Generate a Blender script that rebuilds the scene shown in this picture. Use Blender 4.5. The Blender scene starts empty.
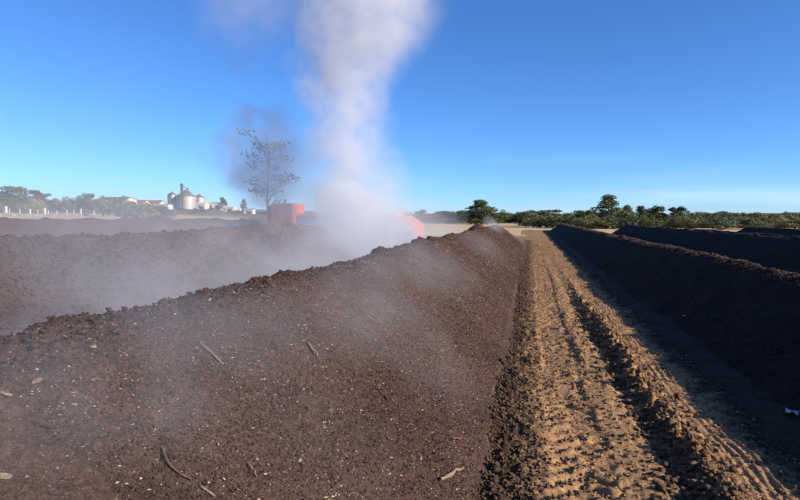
import bpy, math, random
import numpy as np
from mathutils import Matrix, Vector, Euler

R = math.radians
random.seed(7)
rng = np.random.default_rng(7)
scene = bpy.context.scene

# ------------------------------------------------------------------ camera
CAM_H = 2.3
FPX = 590.0                      # focal length in pixels of an 800 px wide frame
PITCH, YAW = math.atan(33 / FPX), math.atan(130 / FPX)
cam_d = bpy.data.cameras.new('camera')
cam_d.sensor_width = 36
cam_d.lens = 36 * FPX / 800
cam_d.clip_start, cam_d.clip_end = 0.05, 20000
cam = bpy.data.objects.new('camera', cam_d)
cam.location = (0, 0, CAM_H)
cam.rotation_euler = (R(90) - PITCH, 0, YAW)
scene.collection.objects.link(cam)
scene.camera = cam

# ------------------------------------------------------------------ sky
SUN_EL, SUN_AZ = 22.0, 103.0     # azimuth clockwise from +Y (the windrow direction)
world = bpy.data.worlds.new('World')
scene.world = world
world.use_nodes = True
wn, wl = world.node_tree.nodes, world.node_tree.links
wn.clear()
w_out = wn.new('ShaderNodeOutputWorld')
w_bg = wn.new('ShaderNodeBackground')
w_bg.inputs['Strength'].default_value = 0.132
sky = wn.new('ShaderNodeTexSky')
sky.sky_type = 'NISHITA'
sky.sun_disc = False
sky.sun_elevation = R(SUN_EL)
sky.sun_rotation = R(SUN_AZ)
sky.altitude = 600
sky.air_density = 0.85
sky.dust_density = 0.1
sky.ozone_density = 10.0
# thin cirrus streaks, low over the horizon and all the way round
w_tc = wn.new('ShaderNodeTexCoord')
w_map = wn.new('ShaderNodeMapping')
w_map.inputs['Rotation'].default_value = (R(3), R(-5), R(20))
w_map.inputs['Scale'].default_value = (1.3, 1.3, 17)
w_noise = wn.new('ShaderNodeTexNoise')
w_noise.inputs['Scale'].default_value = 1.15
w_noise.inputs['Detail'].default_value = 5
w_noise.inputs['Roughness'].default_value = 0.5
w_ramp = wn.new('ShaderNodeMapRange')
w_ramp.interpolation_type = 'SMOOTHSTEP'
w_ramp.inputs['From Min'].default_value = 0.52
w_ramp.inputs['From Max'].default_value = 0.80
w_sep = wn.new('ShaderNodeSeparateXYZ')
w_low = wn.new('ShaderNodeMapRange')
w_low.interpolation_type = 'SMOOTHSTEP'
w_low.inputs['From Min'].default_value = 0.13
w_low.inputs['From Max'].default_value = 0.02
w_mul = wn.new('ShaderNodeMath'); w_mul.operation = 'MULTIPLY'
w_mul2 = wn.new('ShaderNodeMath'); w_mul2.operation = 'MULTIPLY'
w_mul2.inputs[1].default_value = 0.17
w_mix = wn.new('ShaderNodeMix'); w_mix.data_type = 'RGBA'
w_mix.inputs['B'].default_value = (8.2, 8.6, 9.2, 1)
wl.new(w_tc.outputs['Generated'], w_map.inputs['Vector'])
wl.new(w_map.outputs['Vector'], w_noise.inputs['Vector'])
wl.new(w_noise.outputs['Fac'], w_ramp.inputs['Value'])
wl.new(w_tc.outputs['Generated'], w_sep.inputs['Vector'])
wl.new(w_sep.outputs['Z'], w_low.inputs['Value'])
wl.new(w_ramp.outputs['Result'], w_mul.inputs[0])
wl.new(w_low.outputs['Result'], w_mul.inputs[1])
wl.new(w_mul.outputs[0], w_mul2.inputs[0])
wl.new(w_mul2.outputs[0], w_mix.inputs['Factor'])
wl.new(sky.outputs['Color'], w_mix.inputs['A'])
wl.new(w_mix.outputs['Result'], w_bg.inputs['Color'])
wl.new(w_bg.outputs['Background'], w_out.inputs['Surface'])

# ------------------------------------------------------------------ sun
sun_d = bpy.data.lights.new('sun', 'SUN')
sun_d.energy = 5.0
sun_d.angle = R(0.53)
sun_d.color = (1.0, 0.89, 0.77)
sun = bpy.data.objects.new('sun', sun_d)
to_sun = Vector((math.sin(R(SUN_AZ)) * math.cos(R(SUN_EL)),
                 math.cos(R(SUN_AZ)) * math.cos(R(SUN_EL)), math.sin(R(SUN_EL))))
sun.rotation_euler = to_sun.to_track_quat('Z', 'Y').to_euler()
sun.location = (30, -10, 20)
scene.collection.objects.link(sun)

# ------------------------------------------------------------------ view, render
scene.view_settings.view_transform = 'Standard'
scene.view_settings.look = 'None'
scene.view_settings.exposure = 0.55
scene.view_settings.gamma = 1
scene.view_settings.use_curve_mapping = False
cy = scene.cycles
cy.use_denoising = True
cy.max_bounces = 6
cy.diffuse_bounces = 2
cy.volume_bounces = 4
cy.transparent_max_bounces = 16
cy.volume_max_steps = 256
cy.volume_step_rate = 1.0
cy.use_adaptive_sampling = True
cy.adaptive_threshold = 0.02

# ================================================================== helpers
def tag(o, label=None, cat=None, group=None, kind=None):
    if label: o['label'] = label
    if cat: o['category'] = cat
    if group: o['group'] = group
    if kind: o['kind'] = kind
    return o


def mesh_np(name, V, F, smooth=False):
    """V (n,3) float, F (m,k) int, all faces with k corners"""
    V = np.asarray(V, np.float32); F = np.asarray(F, np.int32)
    me = bpy.data.meshes.new(name)
    me.vertices.add(len(V)); me.vertices.foreach_set('co', V.ravel())
    k = F.shape[1]
    me.loops.add(F.size); me.loops.foreach_set('vertex_index', F.ravel())
    me.polygons.add(len(F))
    me.polygons.foreach_set('loop_start', np.arange(0, F.size, k, dtype=np.int32))
    me.polygons.foreach_set('loop_total', np.full(len(F), k, np.int32))
    if smooth:
        me.polygons.foreach_set('use_smooth', np.ones(len(F), bool))
    me.update(); me.validate()
    return me


def link(name, me, mat=None, parent=None):
    o = bpy.data.objects.new(name, me)
    if mat is not None and me is not None and not me.materials:
        me.materials.append(mat)
    scene.collection.objects.link(o)
    if parent is not None:
        o.parent = parent
    return o


def empty(name, loc=(0, 0, 0), rz=0, scale=(1, 1, 1)):
    o = bpy.data.objects.new(name, None)
    o.location = loc; o.rotation_euler = (0, 0, rz); o.scale = scale
    o.empty_display_size = 0.3
    scene.collection.objects.link(o)
    return o


class MB:
    """collects shapes into one mesh"""
    def __init__(s): s.v, s.f = [], []

    def add(s, vs, fs):
        b = len(s.v); s.v += [tuple(v) for v in vs]; s.f += [tuple(i + b for i in f) for f in fs]
        return s

    def box(s, x0, x1, y0, y1, z0, z1, bev=0.0):
        if bev <= 0:
            vs = [(x, y, z) for z in (z0, z1) for x, y in ((x0, y0), (x1, y0), (x1, y1), (x0, y1))]
            return s.add(vs, [(3, 2, 1, 0), (4, 5, 6, 7), (0, 1, 5, 4), (1, 2, 6, 5), (2, 3, 7, 6), (3, 0, 4, 7)])
        b = bev
        rings = []
        for z, i in ((z0, b), (z0 + b, 0), (z1 - b, 0), (z1, b)):
            rings.append([(x0 + i + b, y0 + i, z), (x1 - i - b, y0 + i, z), (x1 - i, y0 + i + b, z), (x1 - i, y1 - i - b, z),
                          (x1 - i - b, y1 - i, z), (x0 + i + b, y1 - i, z), (x0 + i, y1 - i - b, z), (x0 + i, y0 + i + b, z)])
        return s.loft(rings)

    def loft(s, rings, caps=True):
        n = len(rings[0]); vs = [p for r in rings for p in r]; fs = []
        for i in range(len(rings) - 1):
            for j in range(n):
                k = (j + 1) % n
                fs.append((i * n + j, i * n + k, (i + 1) * n + k, (i + 1) * n + j))
        if caps:
            fs.append(tuple(range(n - 1, -1, -1)))
            fs.append(tuple((len(rings) - 1) * n + j for j in range(n)))
        return s.add(vs, fs)

    def tube(s, pts, rad, n=8, caps=True):
        pts = [Vector(p) for p in pts]
        if not hasattr(rad, '__len__'): rad = [rad] * len(pts)
        rings = []
        for i, p in enumerate(pts):
            d = (pts[min(i + 1, len(pts) - 1)] - pts[max(i - 1, 0)]).normalized()
            a = d.orthogonal().normalized() if i == 0 else (a - d * a.dot(d)).normalized()
            b = d.cross(a)
            rings.append([tuple(p + (a * math.cos(t) + b * math.sin(t)) * rad[i])
                          for t in (2 * math.pi * j / n for j in range(n))])
        return s.loft(rings, caps)

    def lathe(s, prof, c=(0, 0, 0), n=24, caps=True):
        return s.loft([[(c[0] + r * math.cos(2 * math.pi * j / n), c[1] + r * math.sin(2 * math.pi * j / n), c[2] + z)
                        for j in range(n)] for r, z in prof], caps)

    def mesh(s, name, smooth=False):
        me = bpy.data.meshes.new(name)
        me.from_pydata(s.v, [], s.f)
        if smooth:
            me.polygons.foreach_set('use_smooth', np.ones(len(me.polygons), bool))
        me.update()
        return me

    def build(s, name, mat, parent=None, smooth=False):
        return link(name, s.mesh(name, smooth), mat, parent)


# ---- noise in numpy
def _hash(ix, iy, seed):
    h = (ix.astype(np.int64) * 374761393 + iy.astype(np.int64) * 668265263 + seed * 2147483647) & 0xFFFFFFFF
    h = ((h ^ (h >> 13)) * 1274126177) & 0xFFFFFFFF
    h = ((h ^ (h >> 16)) * 2246822519) & 0xFFFFFFFF
    return ((h ^ (h >> 15)) & 0xFFFFFF).astype(np.float64) / 0xFFFFFF


def vnoise(x, y, seed=0):
    x, y = np.broadcast_arrays(np.asarray(x, float), np.asarray(y, float))
    ix, iy = np.floor(x), np.floor(y)
    fx, fy = x - ix, y - iy
    fx = fx * fx * (3 - 2 * fx); fy = fy * fy * (3 - 2 * fy)
    a, b = _hash(ix, iy, seed), _hash(ix + 1, iy, seed)
    c, d = _hash(ix, iy + 1, seed), _hash(ix + 1, iy + 1, seed)
    return (a + (b - a) * fx) * (1 - fy) + (c + (d - c) * fx) * fy * 1.0 - 0.5


def fbm(x, y, oct=4, seed=0, gain=0.5):
    t, a = 0, 1.0
    for o in range(oct):
        t = t + a * vnoise(x * 2.03 ** o + 17.3 * o, y * 2.03 ** o - 9.1 * o, seed + o)
        a *= gain
    return t


def bumps(x, y, seed=0, keep=1.0):
    """rounded lumps, one per unit cell, uneven in size: 0 .. about 0.5"""
    x, y = np.broadcast_arrays(np.asarray(x, float), np.asarray(y, float))
    ix, iy = np.floor(x), np.floor(y)
    out = np.zeros(x.shape)
    for dx in (-1, 0, 1):
        for dy in (-1, 0, 1):
            cx, cy_ = ix + dx, iy + dy
            px = cx + 0.15 + 0.7 * _hash(cx, cy_, seed); py = cy_ + 0.15 + 0.7 * _hash(cx, cy_, seed + 1)
            r = 0.22 + 0.45 * _hash(cx, cy_, seed + 2)
            on = _hash(cx, cy_, seed + 3) < keep
            d2 = ((x - px) ** 2 + (y - py) ** 2) / (r * r)
            out = np.maximum(out, np.where(on & (d2 < 1), r * np.sqrt(np.clip(1 - d2, 0, 1)), 0))
    return out


def sstep(a, b, x):
    t = np.clip((np.asarray(x, float) - a) / (b - a), 0, 1)
    return t * t * (3 - 2 * t)


# ---- materials
def new_mat(name):
    m = bpy.data.materials.new(name); m.use_nodes = True
    nt = m.node_tree
    return m, nt, nt.nodes, nt.links, nt.nodes['Principled BSDF']


def noise_node(n, l, vec, scale, detail=4, rough=0.6):
    t = n.new('ShaderNodeTexNoise')
    t.inputs['Scale'].default_value = scale; t.inputs['Detail'].default_value = detail
    t.inputs['Roughness'].default_value = rough
    l.new(vec, t.inputs['Vector'])
    return t


def ramp_node(n, l, fac, stops):
    r = n.new('ShaderNodeValToRGB')
    while len(r.color_ramp.elements) < len(stops): r.color_ramp.elements.new(0.5)
    for e, (p, c) in zip(r.color_ramp.elements, stops):
        e.position = p; e.color = (*c, 1)
    l.new(fac, r.inputs['Fac'])
    return r


def mix_node(n, l, fac, a, b, mode='MIX'):
    m = n.new('ShaderNodeMix'); m.data_type = 'RGBA'; m.blend_type = mode
    for sock, val in ((m.inputs['Factor'], fac), (m.inputs['A'], a), (m.inputs['B'], b)):
        if hasattr(val, 'is_output'): l.new(val, sock)
        elif isinstance(val, (int, float)): sock.default_value = val
        else: sock.default_value = (*val, 1)
    return m.outputs['Result']


def math_node(n, l, op, a, b=None, clamp=False):
    m = n.new('ShaderNodeMath'); m.operation = op; m.use_clamp = clamp
    for i, v in enumerate((a, b)):
        if v is None: continue
        if hasattr(v, 'is_output'): l.new(v, m.inputs[i])
        else: m.inputs[i].default_value = v
    return m.outputs[0]


def maprange(n, l, val, a, b, c=0.0, d=1.0, smooth=True):
    m = n.new('ShaderNodeMapRange')
    if smooth: m.interpolation_type = 'SMOOTHSTEP'
    l.new(val, m.inputs['Value'])
    for k, v in (('From Min', a), ('From Max', b), ('To Min', c), ('To Max', d)): m.inputs[k].default_value = v
    return m.outputs['Result']


def simple_mat(name, col, rough=0.8, var=0.15, scale=6.0, metallic=0.0, bump=0.0, bscale=40.0):
    m, nt, n, l, p = new_mat(name)
    tc = n.new('ShaderNodeTexCoord')
    t = noise_node(n, l, tc.outputs['Object'], scale)
    dark = tuple(c * (1 - var) for c in col); lite = tuple(min(1, c * (1 + var)) for c in col)
    r = ramp_node(n, l, t.outputs['Fac'], [(0.3, dark), (0.7, lite)])
    l.new(r.outputs['Color'], p.inputs['Base Color'])
    p.inputs['Roughness'].default_value = rough; p.inputs['Metallic'].default_value = metallic
    p.inputs['Specular IOR Level'].default_value = 0.25
    if bump:
        t2 = noise_node(n, l, tc.outputs['Object'], bscale, 3)
        b = n.new('ShaderNodeBump'); b.inputs['Strength'].default_value = bump; b.inputs['Distance'].default_value = 0.02
        l.new(t2.outputs['Fac'], b.inputs['Height']); l.new(b.outputs['Normal'], p.inputs['Normal'])
    return m


def compost_mat(name, dark, mid, lite, speck=0.5, pick_at=0.78):
    m, nt, n, l, p = new_mat(name)
    geo = n.new('ShaderNodeNewGeometry'); P = geo.outputs['Position']
    fine = noise_node(n, l, P, 30, 6, 0.80)
    grit = noise_node(n, l, P, 85, 3, 0.7)
    big = noise_node(n, l, P, 0.9, 4, 0.6)
    w = math_node(n, l, 'ADD', math_node(n, l, 'MULTIPLY', fine.outputs['Fac'], 0.55), math_node(n, l, 'MULTIPLY', grit.outputs['Fac'], 0.45))
    c = ramp_node(n, l, w, [(0.36, dark), (0.50, mid), (0.66, lite)]).outputs['Color']
    tint = ramp_node(n, l, big.outputs['Fac'], [(0.35, (0.80, 0.76, 0.74)), (0.65, (1.15, 1.09, 1.04))]).outputs['Color']
    c = mix_node(n, l, 1.0, c, tint, 'MULTIPLY')
    # pale wood flecks: flat print on the crumbs
    for sc, thr, col in ((24, 0.17, (0.36, 0.26, 0.17)), (46, 0.20, (0.40, 0.29, 0.19)), (75, 0.24, (0.30, 0.22, 0.16))):
        v = n.new('ShaderNodeTexVoronoi'); v.inputs['Scale'].default_value = sc
        l.new(P, v.inputs['Vector'])
        near = maprange(n, l, v.outputs['Distance'], thr, thr * 0.6)
        sepc = n.new('ShaderNodeSeparateColor'); l.new(v.outputs['Color'], sepc.inputs['Color'])
        pick = math_node(n, l, 'GREATER_THAN', sepc.outputs['Red'], pick_at)
        f = math_node(n, l, 'MULTIPLY', math_node(n, l, 'MULTIPLY', near, pick), speck)
        c = mix_node(n, l, f, c, col)
    l.new(c, p.inputs['Base Color'])
    p.inputs['Roughness'].default_value = 0.95; p.inputs['Specular IOR Level'].default_value = 0.15
    b = n.new('ShaderNodeBump'); b.inputs['Strength'].default_value = 1.0; b.inputs['Distance'].default_value = 0.03
    l.new(w, b.inputs['Height']); l.new(b.outputs['Normal'], p.inputs['Normal'])
    return m


M_COMP = compost_mat('compost', (0.020, 0.0125, 0.009), (0.082, 0.050, 0.037), (0.185, 0.122, 0.091), 0.8)
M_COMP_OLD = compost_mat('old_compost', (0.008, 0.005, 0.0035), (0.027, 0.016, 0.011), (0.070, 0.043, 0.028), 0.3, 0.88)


def soil_mat():
    m, nt, n, l, p = new_mat('track_soil')
    geo = n.new('ShaderNodeNewGeometry'); P = geo.outputs['Position']
    sep = n.new('ShaderNodeSeparateXYZ'); l.new(P, sep.inputs[0])
    fine = noise_node(n, l, P, 22, 5, 0.7); mid = noise_node(n, l, P, 3.2, 5, 0.65); big = noise_node(n, l, P, 0.7, 3, 0.5)
    sand = ramp_node(n, l, fine.outputs['Fac'], [(0.28, (0.145, 0.076, 0.034)), (0.5, (0.335, 0.190, 0.088)), (0.75, (0.50, 0.31, 0.16))]).outputs['Color']
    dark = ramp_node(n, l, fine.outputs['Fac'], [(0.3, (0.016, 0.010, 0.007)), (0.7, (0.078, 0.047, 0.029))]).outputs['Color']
    # compost crumbs trodden into the soil: thick at the toe of the left windrow, in patches between
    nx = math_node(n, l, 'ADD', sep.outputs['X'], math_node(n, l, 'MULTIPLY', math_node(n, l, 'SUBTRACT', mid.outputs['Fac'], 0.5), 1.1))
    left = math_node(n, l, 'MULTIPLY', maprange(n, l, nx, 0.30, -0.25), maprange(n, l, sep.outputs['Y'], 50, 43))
    right = maprange(n, l, nx, 2.0, 2.4)  # trodden compost, painted dark from the shadow edge on to deepen the cast shade
    patch = maprange(n, l, mid.outputs['Fac'], 0.54, 0.70, 0.0, 0.55)
    patch = math_node(n, l, 'MULTIPLY', patch, maprange(n, l, big.outputs['Fac'], 0.36, 0.60))
    berm = maprange(n, l, math_node(n, l, 'ABSOLUTE', math_node(n, l, 'SUBTRACT', nx, 1.38)), 0.30, 0.08, 0.0, 0.30)
    far = maprange(n, l, sep.outputs['Y'], 10.0, 22.0, 1.0, 0.25)
    berm = math_node(n, l, 'MULTIPLY', berm, far)
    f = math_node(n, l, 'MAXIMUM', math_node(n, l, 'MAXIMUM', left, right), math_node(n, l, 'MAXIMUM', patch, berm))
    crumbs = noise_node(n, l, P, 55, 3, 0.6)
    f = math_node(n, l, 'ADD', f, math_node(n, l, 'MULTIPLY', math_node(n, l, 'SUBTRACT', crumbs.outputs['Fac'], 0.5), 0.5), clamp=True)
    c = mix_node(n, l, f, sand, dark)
    l.new(c, p.inputs['Base Color'])
    p.inputs['Roughness'].default_value = 0.95; p.inputs['Specular IOR Level'].default_value = 0.15
    b = n.new('ShaderNodeBump'); b.inputs['Strength'].default_value = 0.7; b.inputs['Distance'].default_value = 0.02
    l.new(fine.outputs['Fac'], b.inputs['Height']); l.new(b.outputs['Normal'], p.inputs['Normal'])
    return m


def ground_mat():
    m, nt, n, l, p = new_mat('field_ground')
    geo = n.new('ShaderNodeNewGeometry'); P = geo.outputs['Position']
    sep = n.new('ShaderNodeSeparateXYZ'); l.new(P, sep.inputs[0])
    ln = n.new('ShaderNodeVectorMath'); ln.operation = 'LENGTH'; l.new(P, ln.inputs[0])
    big = noise_node(n, l, P, 0.02, 4, 0.6); mid = noise_node(n, l, P, 0.25, 5, 0.65); fine = noise_node(n, l, P, 7, 5, 0.7)
    dirt = ramp_node(n, l, fine.outputs['Fac'], [(0.3, (0.14, 0.08, 0.042)), (0.7, (0.40, 0.25, 0.14))]).outputs['Color']
    straw = ramp_node(n, l, mid.outputs['Fac'], [(0.3, (0.52, 0.35, 0.16)), (0.7, (0.68, 0.50, 0.27))]).outputs['Color']
    scrub = ramp_node(n, l, mid.outputs['Fac'], [(0.3, (0.075, 0.070, 0.030)), (0.7, (0.22, 0.165, 0.08))]).outputs['Color']
    y2 = math_node(n, l, 'ADD', sep.outputs['Y'], math_node(n, l, 'MULTIPLY', math_node(n, l, 'SUBTRACT', mid.outputs['Fac'], 0.5), 16))
    c = mix_node(n, l, maprange(n, l, y2, 66, 78), dirt, straw)
    d2 = math_node(n, l, 'ADD', ln.outputs['Value'], math_node(n, l, 'MULTIPLY', math_node(n, l, 'SUBTRACT', big.outputs['Fac'], 0.5), 120))
    c = mix_node(n, l, maprange(n, l, d2, 185, 260), c, scrub)
    l.new(c, p.inputs['Base Color'])
    p.inputs['Roughness'].default_value = 0.95; p.inputs['Specular IOR Level'].default_value = 0.1
    b = n.new('ShaderNodeBump'); b.inputs['Strength'].default_value = 0.6; b.inputs['Distance'].default_value = 0.1
    l.new(fine.outputs['Fac'], b.inputs['Height']); l.new(b.outputs['Normal'], p.inputs['Normal'])
    return m


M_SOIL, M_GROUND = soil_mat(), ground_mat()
M_CLOD = compost_mat('clod_soil', (0.06, 0.037, 0.023), (0.155, 0.098, 0.060), (0.28, 0.185, 0.115), 0.2)
M_CLOD_TAN = compost_mat('tan_clod_soil', (0.09, 0.055, 0.032), (0.23, 0.145, 0.085), (0.40, 0.27, 0.16), 0.2)
M_WOOD = simple_mat('pale_wood', (0.25, 0.17, 0.11), 0.85, 0.3, 30, bump=0.5, bscale=90)
M_WOOD_DK = simple_mat('brown_wood', (0.12, 0.075, 0.05), 0.85, 0.35, 30, bump=0.5, bscale=90)
M_TWIG = simple_mat('dark_twig', (0.03, 0.02, 0.015), 0.9, 0.3, 30)
M_STONE = simple_mat('pale_stone', (0.30, 0.22, 0.15), 0.85, 0.2, 25, bump=0.5, bscale=60)
M_PAPER = simple_mat('white_scrap', (0.55, 0.54, 0.52), 0.7, 0.1, 14)
M_CHIP = simple_mat('wood_chip', (0.44, 0.33, 0.22), 0.8, 0.35, 3.0)


# ================================================================== ground heights
def terrain(x, y):
    """the land round about: flat yard, rising to a scrubby hillside on the left"""
    x = np.asarray(x, float); y = np.asarray(y, float)
    d = np.hypot(x, y)
    brg = np.degrees(np.arctan2(x, y))
    leftw = sstep(-22, -40, brg) * (1 - sstep(-110, -150, brg))
    z = leftw * 2.2 * sstep(55, 112, d)
    leftw2 = sstep(-17, -30, brg) * (1 - sstep(-110, -150, brg))
    z = z + leftw2 * np.clip(d - 150, 0, 330) * 0.022
    z = z + sstep(450, 900, d) * (4 + 3 * fbm(x / 400, y / 400, 3, 5)) * leftw2
    z = z + fbm(x / 30, y / 30, 3, 9) * 0.35 * sstep(60, 130, d)
    return z


def pile_z(p, x, y):
    u0 = x - p['cx'] - p.get('wander', 0.06) * 2 * vnoise(y * 0.22, 0.0 * y, p['seed'])
    over = np.maximum(0, np.maximum(y - p['y1'], p['y0'] - y))
    u = np.hypot(u0, over * p.get('endk', 0.85))
    h = p['h'] * (1 + p.get('sag', 0.05) * vnoise(y * 0.35, 3.0 + 0.0 * y, p['seed'] + 1) + 0.6 * p.get('sag', 0.05) * vnoise(y * 1.3, 7.0 + 0.0 * y, p['seed'] + 2))
    r = 0.22
    z = h - p['s'] * (np.sqrt(u * u + r * r) - r)
    k = 0.06
    return k * np.logaddexp(0, z / k) - 0.03


def pile_disp(p, X, Y, Z, nd=1.0):
    """lumpiness of a pile, measured along its normal"""
    s = p['seed']
    d = 0.05 * fbm(X * 1.1, Y * 0.9, 3, s + 5) + 0.03 * fbm(X * 4.5 + Z, Y * 4.5, 3, s + 6)
    d = d + 0.05 * bumps(X * 3.1 + Z * 2, Y * 3.1, s + 7, 0.08) + 0.04 * bumps(X * 7 + Z * 4, Y * 7, s + 8, 0.22)
    d = d + 0.020 * bumps(X * 16 + Z * 9, Y * 16, s + 9, 0.35) * nd
    d = d + 0.024 * bumps(X * 32 + Z * 14, Y * 32, s + 10, 0.6) * nd + 0.010 * fbm(X * 24 + Z * 11, Y * 24, 2, s + 11) * nd
    cr = np.exp(-((X - p['cx']) / 0.35) ** 2)     # lumps along the crest
    d = d + cr * (0.26 * bumps(X * 2.4, Y * 2.4, s + 12, 0.16) ** 2 + 0.09 * bumps(X * 7, Y * 7, s + 13, 0.3) ** 2 + 0.04 * fbm(X * 2.6, Y * 2.8, 4, s + 14, 0.65))
    return d * (sstep(-0.03, 0.10, Z) * 0.85 + 0.15)


def pile_point(p, X, Y, nd=1.0, extra=0.0):
    Z = pile_z(p, X, Y); e = 0.05
    nx = -(pile_z(p, X + e, Y) - pile_z(p, X - e, Y)) / (2 * e)
    ny = -(pile_z(p, X, Y + e) - pile_z(p, X, Y - e)) / (2 * e)
    ln = np.sqrt(nx * nx + ny * ny + 1)
    d = pile_disp(p, X, Y, Z, nd) + extra
    return X + nx / ln * d, Y + ny / ln * d, Z + d / ln


PILES = dict(
    L1=dict(cx=-2.70, h=1.65, s=0.75, y0=-4.0, y1=50.0, seed=11, endk=1.3, sag=0.02),
    L2=dict(cx=-9.20, h=1.97, s=0.75, y0=-4.0, y1=25.0, seed=21, endk=0.8),
    L2b=dict(cx=-9.2, h=2.10, s=0.75, y0=35.0, y1=42.5, seed=27),
    L3=dict(cx=-15.2, h=2.22, s=0.75, y0=-4.0, y1=36.0, seed=31),
    R1=dict(cx=4.95, h=1.25, s=0.68, y0=-4.0, y1=98.0, seed=41),
    R2=dict(cx=10.3, h=1.48, s=0.72, y0=-4.0, y1=68.0, seed=51),
    R3=dict(cx=15.6, h=1.17, s=0.70, y0=-4.0, y1=62.0, seed=61),
    R4=dict(cx=20.6, h=1.38, s=0.70, y0=8.0, y1=63.0, seed=71),
    HP=dict(cx=-6.0, h=1.62, s=0.80, y0=69.5, y1=71.0, seed=81, endk=1.0),
)


def road_z(x, y):
    x = np.asarray(x, float); y = np.asarray(y, float)
    wob = 0.10 * vnoise(y * 0.5, 1.0 + 0 * y, 101) + 0.03 * vnoise(y * 2.3, 2.0 + 0 * y, 102)
    xs = x + wob
    near = 1 - 0.75 * sstep(14, 40, y) - 0.25 * sstep(45, 100, y)
    z = 0.035 + 0.05 * fbm(x * 0.9, y * 0.6, 3, 103) * near
    # left wheel track with lug prints
    inl = sstep(0.16, 0.26, xs) * (1 - sstep(0.70, 0.80, xs))
    on = sstep(-0.05, 0.12, vnoise(y * 0.35, 5.0 + 0 * y, 104) + 0.12)
    lug = np.sin((y + np.abs(xs - 0.48) * 0.9) * 2 * np.pi / 0.235 + 2.5 * vnoise(y * 0.8, xs * 1.5, 105))
    z = z - inl * 0.026 * near
    z = z + inl * on * (0.013 * np.clip(lug * 1.6 + 1.3 * fbm(x * 7, y * 7, 3, 124), -1, 1)) * (0.4 + 0.9 * (vnoise(x * 2.5, y * 2.5, 106) + 0.5))
    ridge = np.exp(-((xs - 0.86) / 0.075) ** 2) * sstep(-0.02, 0.30, vnoise(y * 0.55, 8.0 + 0 * y, 107))
    z = z + 0.018 * ridge * near * (0.6 + 1.2 * (vnoise(x * 4, y * 4, 120) + 0.5) + 0.8 * fbm(x * 9, y * 6, 2, 121))
    # right wheel track: hollow, then a churned berm on its right-hand edge
    cen = 1.47 + 0.08 * sstep(14, 4, y) - 0.12 * sstep(12, 24, y)
    amt = (0.25 + 0.75 * sstep(26, 9, y)) * near
    hol = np.exp(-((xs - (cen - 0.27)) / 0.13) ** 2)
    z = z - 0.045 * hol * amt
    berm = np.exp(-((xs - cen) / 0.115) ** 2)
    z = z + berm * amt * (0.030 + 0.12 * bumps(x * 6.5, y * 6.0, 108, 0.5) + 0.16 * fbm(x * 6, y * 3.4, 4, 109, 0.65))
    z = z + berm * amt * 0.06 * np.clip(bumps(x * 12, y * 12, 118, 0.9) * 2, 0, 1)
    # slip marks to the right of it
    slip = sstep(cen + 0.20, cen + 0.28, xs) * (1 - sstep(2.25, 2.5, xs))
    z = z + slip * 0.006 * np.sin(xs * 2 * np.pi / 0.085 + 5 * vnoise(y * 0.6, xs * 3, 110) + 2 * vnoise(y * 3, xs * 6, 122)) * np.clip(vnoise(x * 3, y * 1.1, 111) * 2.2 + 0.6, 0, 1.4) * near
    # clods trodden in
    z = z + 0.05 * bumps(x * 9, y * 9, 112, 0.16) * near * (1 - slip * 0.6)
    z = z + 0.05 * bumps(x * 4.1, y * 4.1, 113, 0.10) * near * (1 - slip * 0.8)
    z = z + 0.03 * np.abs(fbm(x * 3.3, y * 2.6, 4, 123, 0.6)) * near
    z = z + 0.014 * fbm(x * 9, y * 9, 3, 114, 0.6) * near
    # spill at the toe of the left windrow
    toe = 1 - sstep(-0.15, 0.35, xs + 0.25 * vnoise(y * 1.4, 4.0 + 0 * y, 115))
    z = z + (1 - sstep(42, 49, y)) * toe * (0.008 + 0.055 * bumps(x * 12, y * 12, 116, 0.5) + 0.02 * fbm(x * 14, y * 14, 2, 117))
    edge_ = sstep(-1.2, -0.8, x) * (1 - sstep(3.9, 4.2, x))
    near_z = z * edge_ - 0.10 * (1 - sstep(-1.2, -0.9, x))
    far_z = 0.035 * sstep(-0.9, 0.9, x) + (z - 0.035) * 0.3 * sstep(-0.2, 0.9, x) - 0.03 * (1 - sstep(-1.2, 0.2, x))
    f_ = sstep(38, 46, y)
    return near_z * (1 - f_) + far_z * f_


def surf_z(x, y):
    x = np.atleast_1d(np.asarray(x, float)); y = np.atleast_1d(np.asarray(y, float))
    z = np.maximum(terrain(x, y), np.where((x > -1.2) & (x < 4.2), road_z(x, y), -1))
    for p in PILES.values():
        if np.all((y < p['y0'] - 4) | (y > p['y1'] + 4) | (np.abs(x - p['cx']) > 4)): continue
        zp = pile_z(p, x, y)
        z = np.maximum(z, zp + 1.25 * pile_disp(p, x, y, zp))
    return z if len(z) > 1 else float(z[0])


CAM_M = Matrix.Translation((0, 0, CAM_H)) @ Euler((R(90) - PITCH, 0, YAW)).to_matrix().to_4x4()


def view_dir(px, py):
    return (CAM_M.to_3x3() @ Vector(((px - 400) / FPX, -(py - 250) / FPX, -1))).normalized()


def on_surface(px, py, tmax=130):
    """where the line of sight through a photograph pixel meets the piles or the track"""
    d = view_dir(px, py)
    t = np.geomspace(1.5, tmax, 2600)
    x, y, z = d.x * t, d.y * t, CAM_H + d.z * t
    sz = surf_z(x, y)
    k = np.nonzero(z < sz)[0]
    if not len(k): return None
    k = max(k[0] - 1, 0)
    return Vector((x[k], y[k], sz[k]))


def at_depth(px, depth):
    """ground position in the direction of a pixel column at a distance along the view axis"""
    d = CAM_M.to_3x3() @ Vector(((px - 400) / FPX, 33 / FPX, -1))
    return d.x * depth, d.y * depth


def z_at(py, depth):
    """height of a thing whose top is seen at pixel row py"""
    return CAM_H + (217 - py) * depth / FPX


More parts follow.
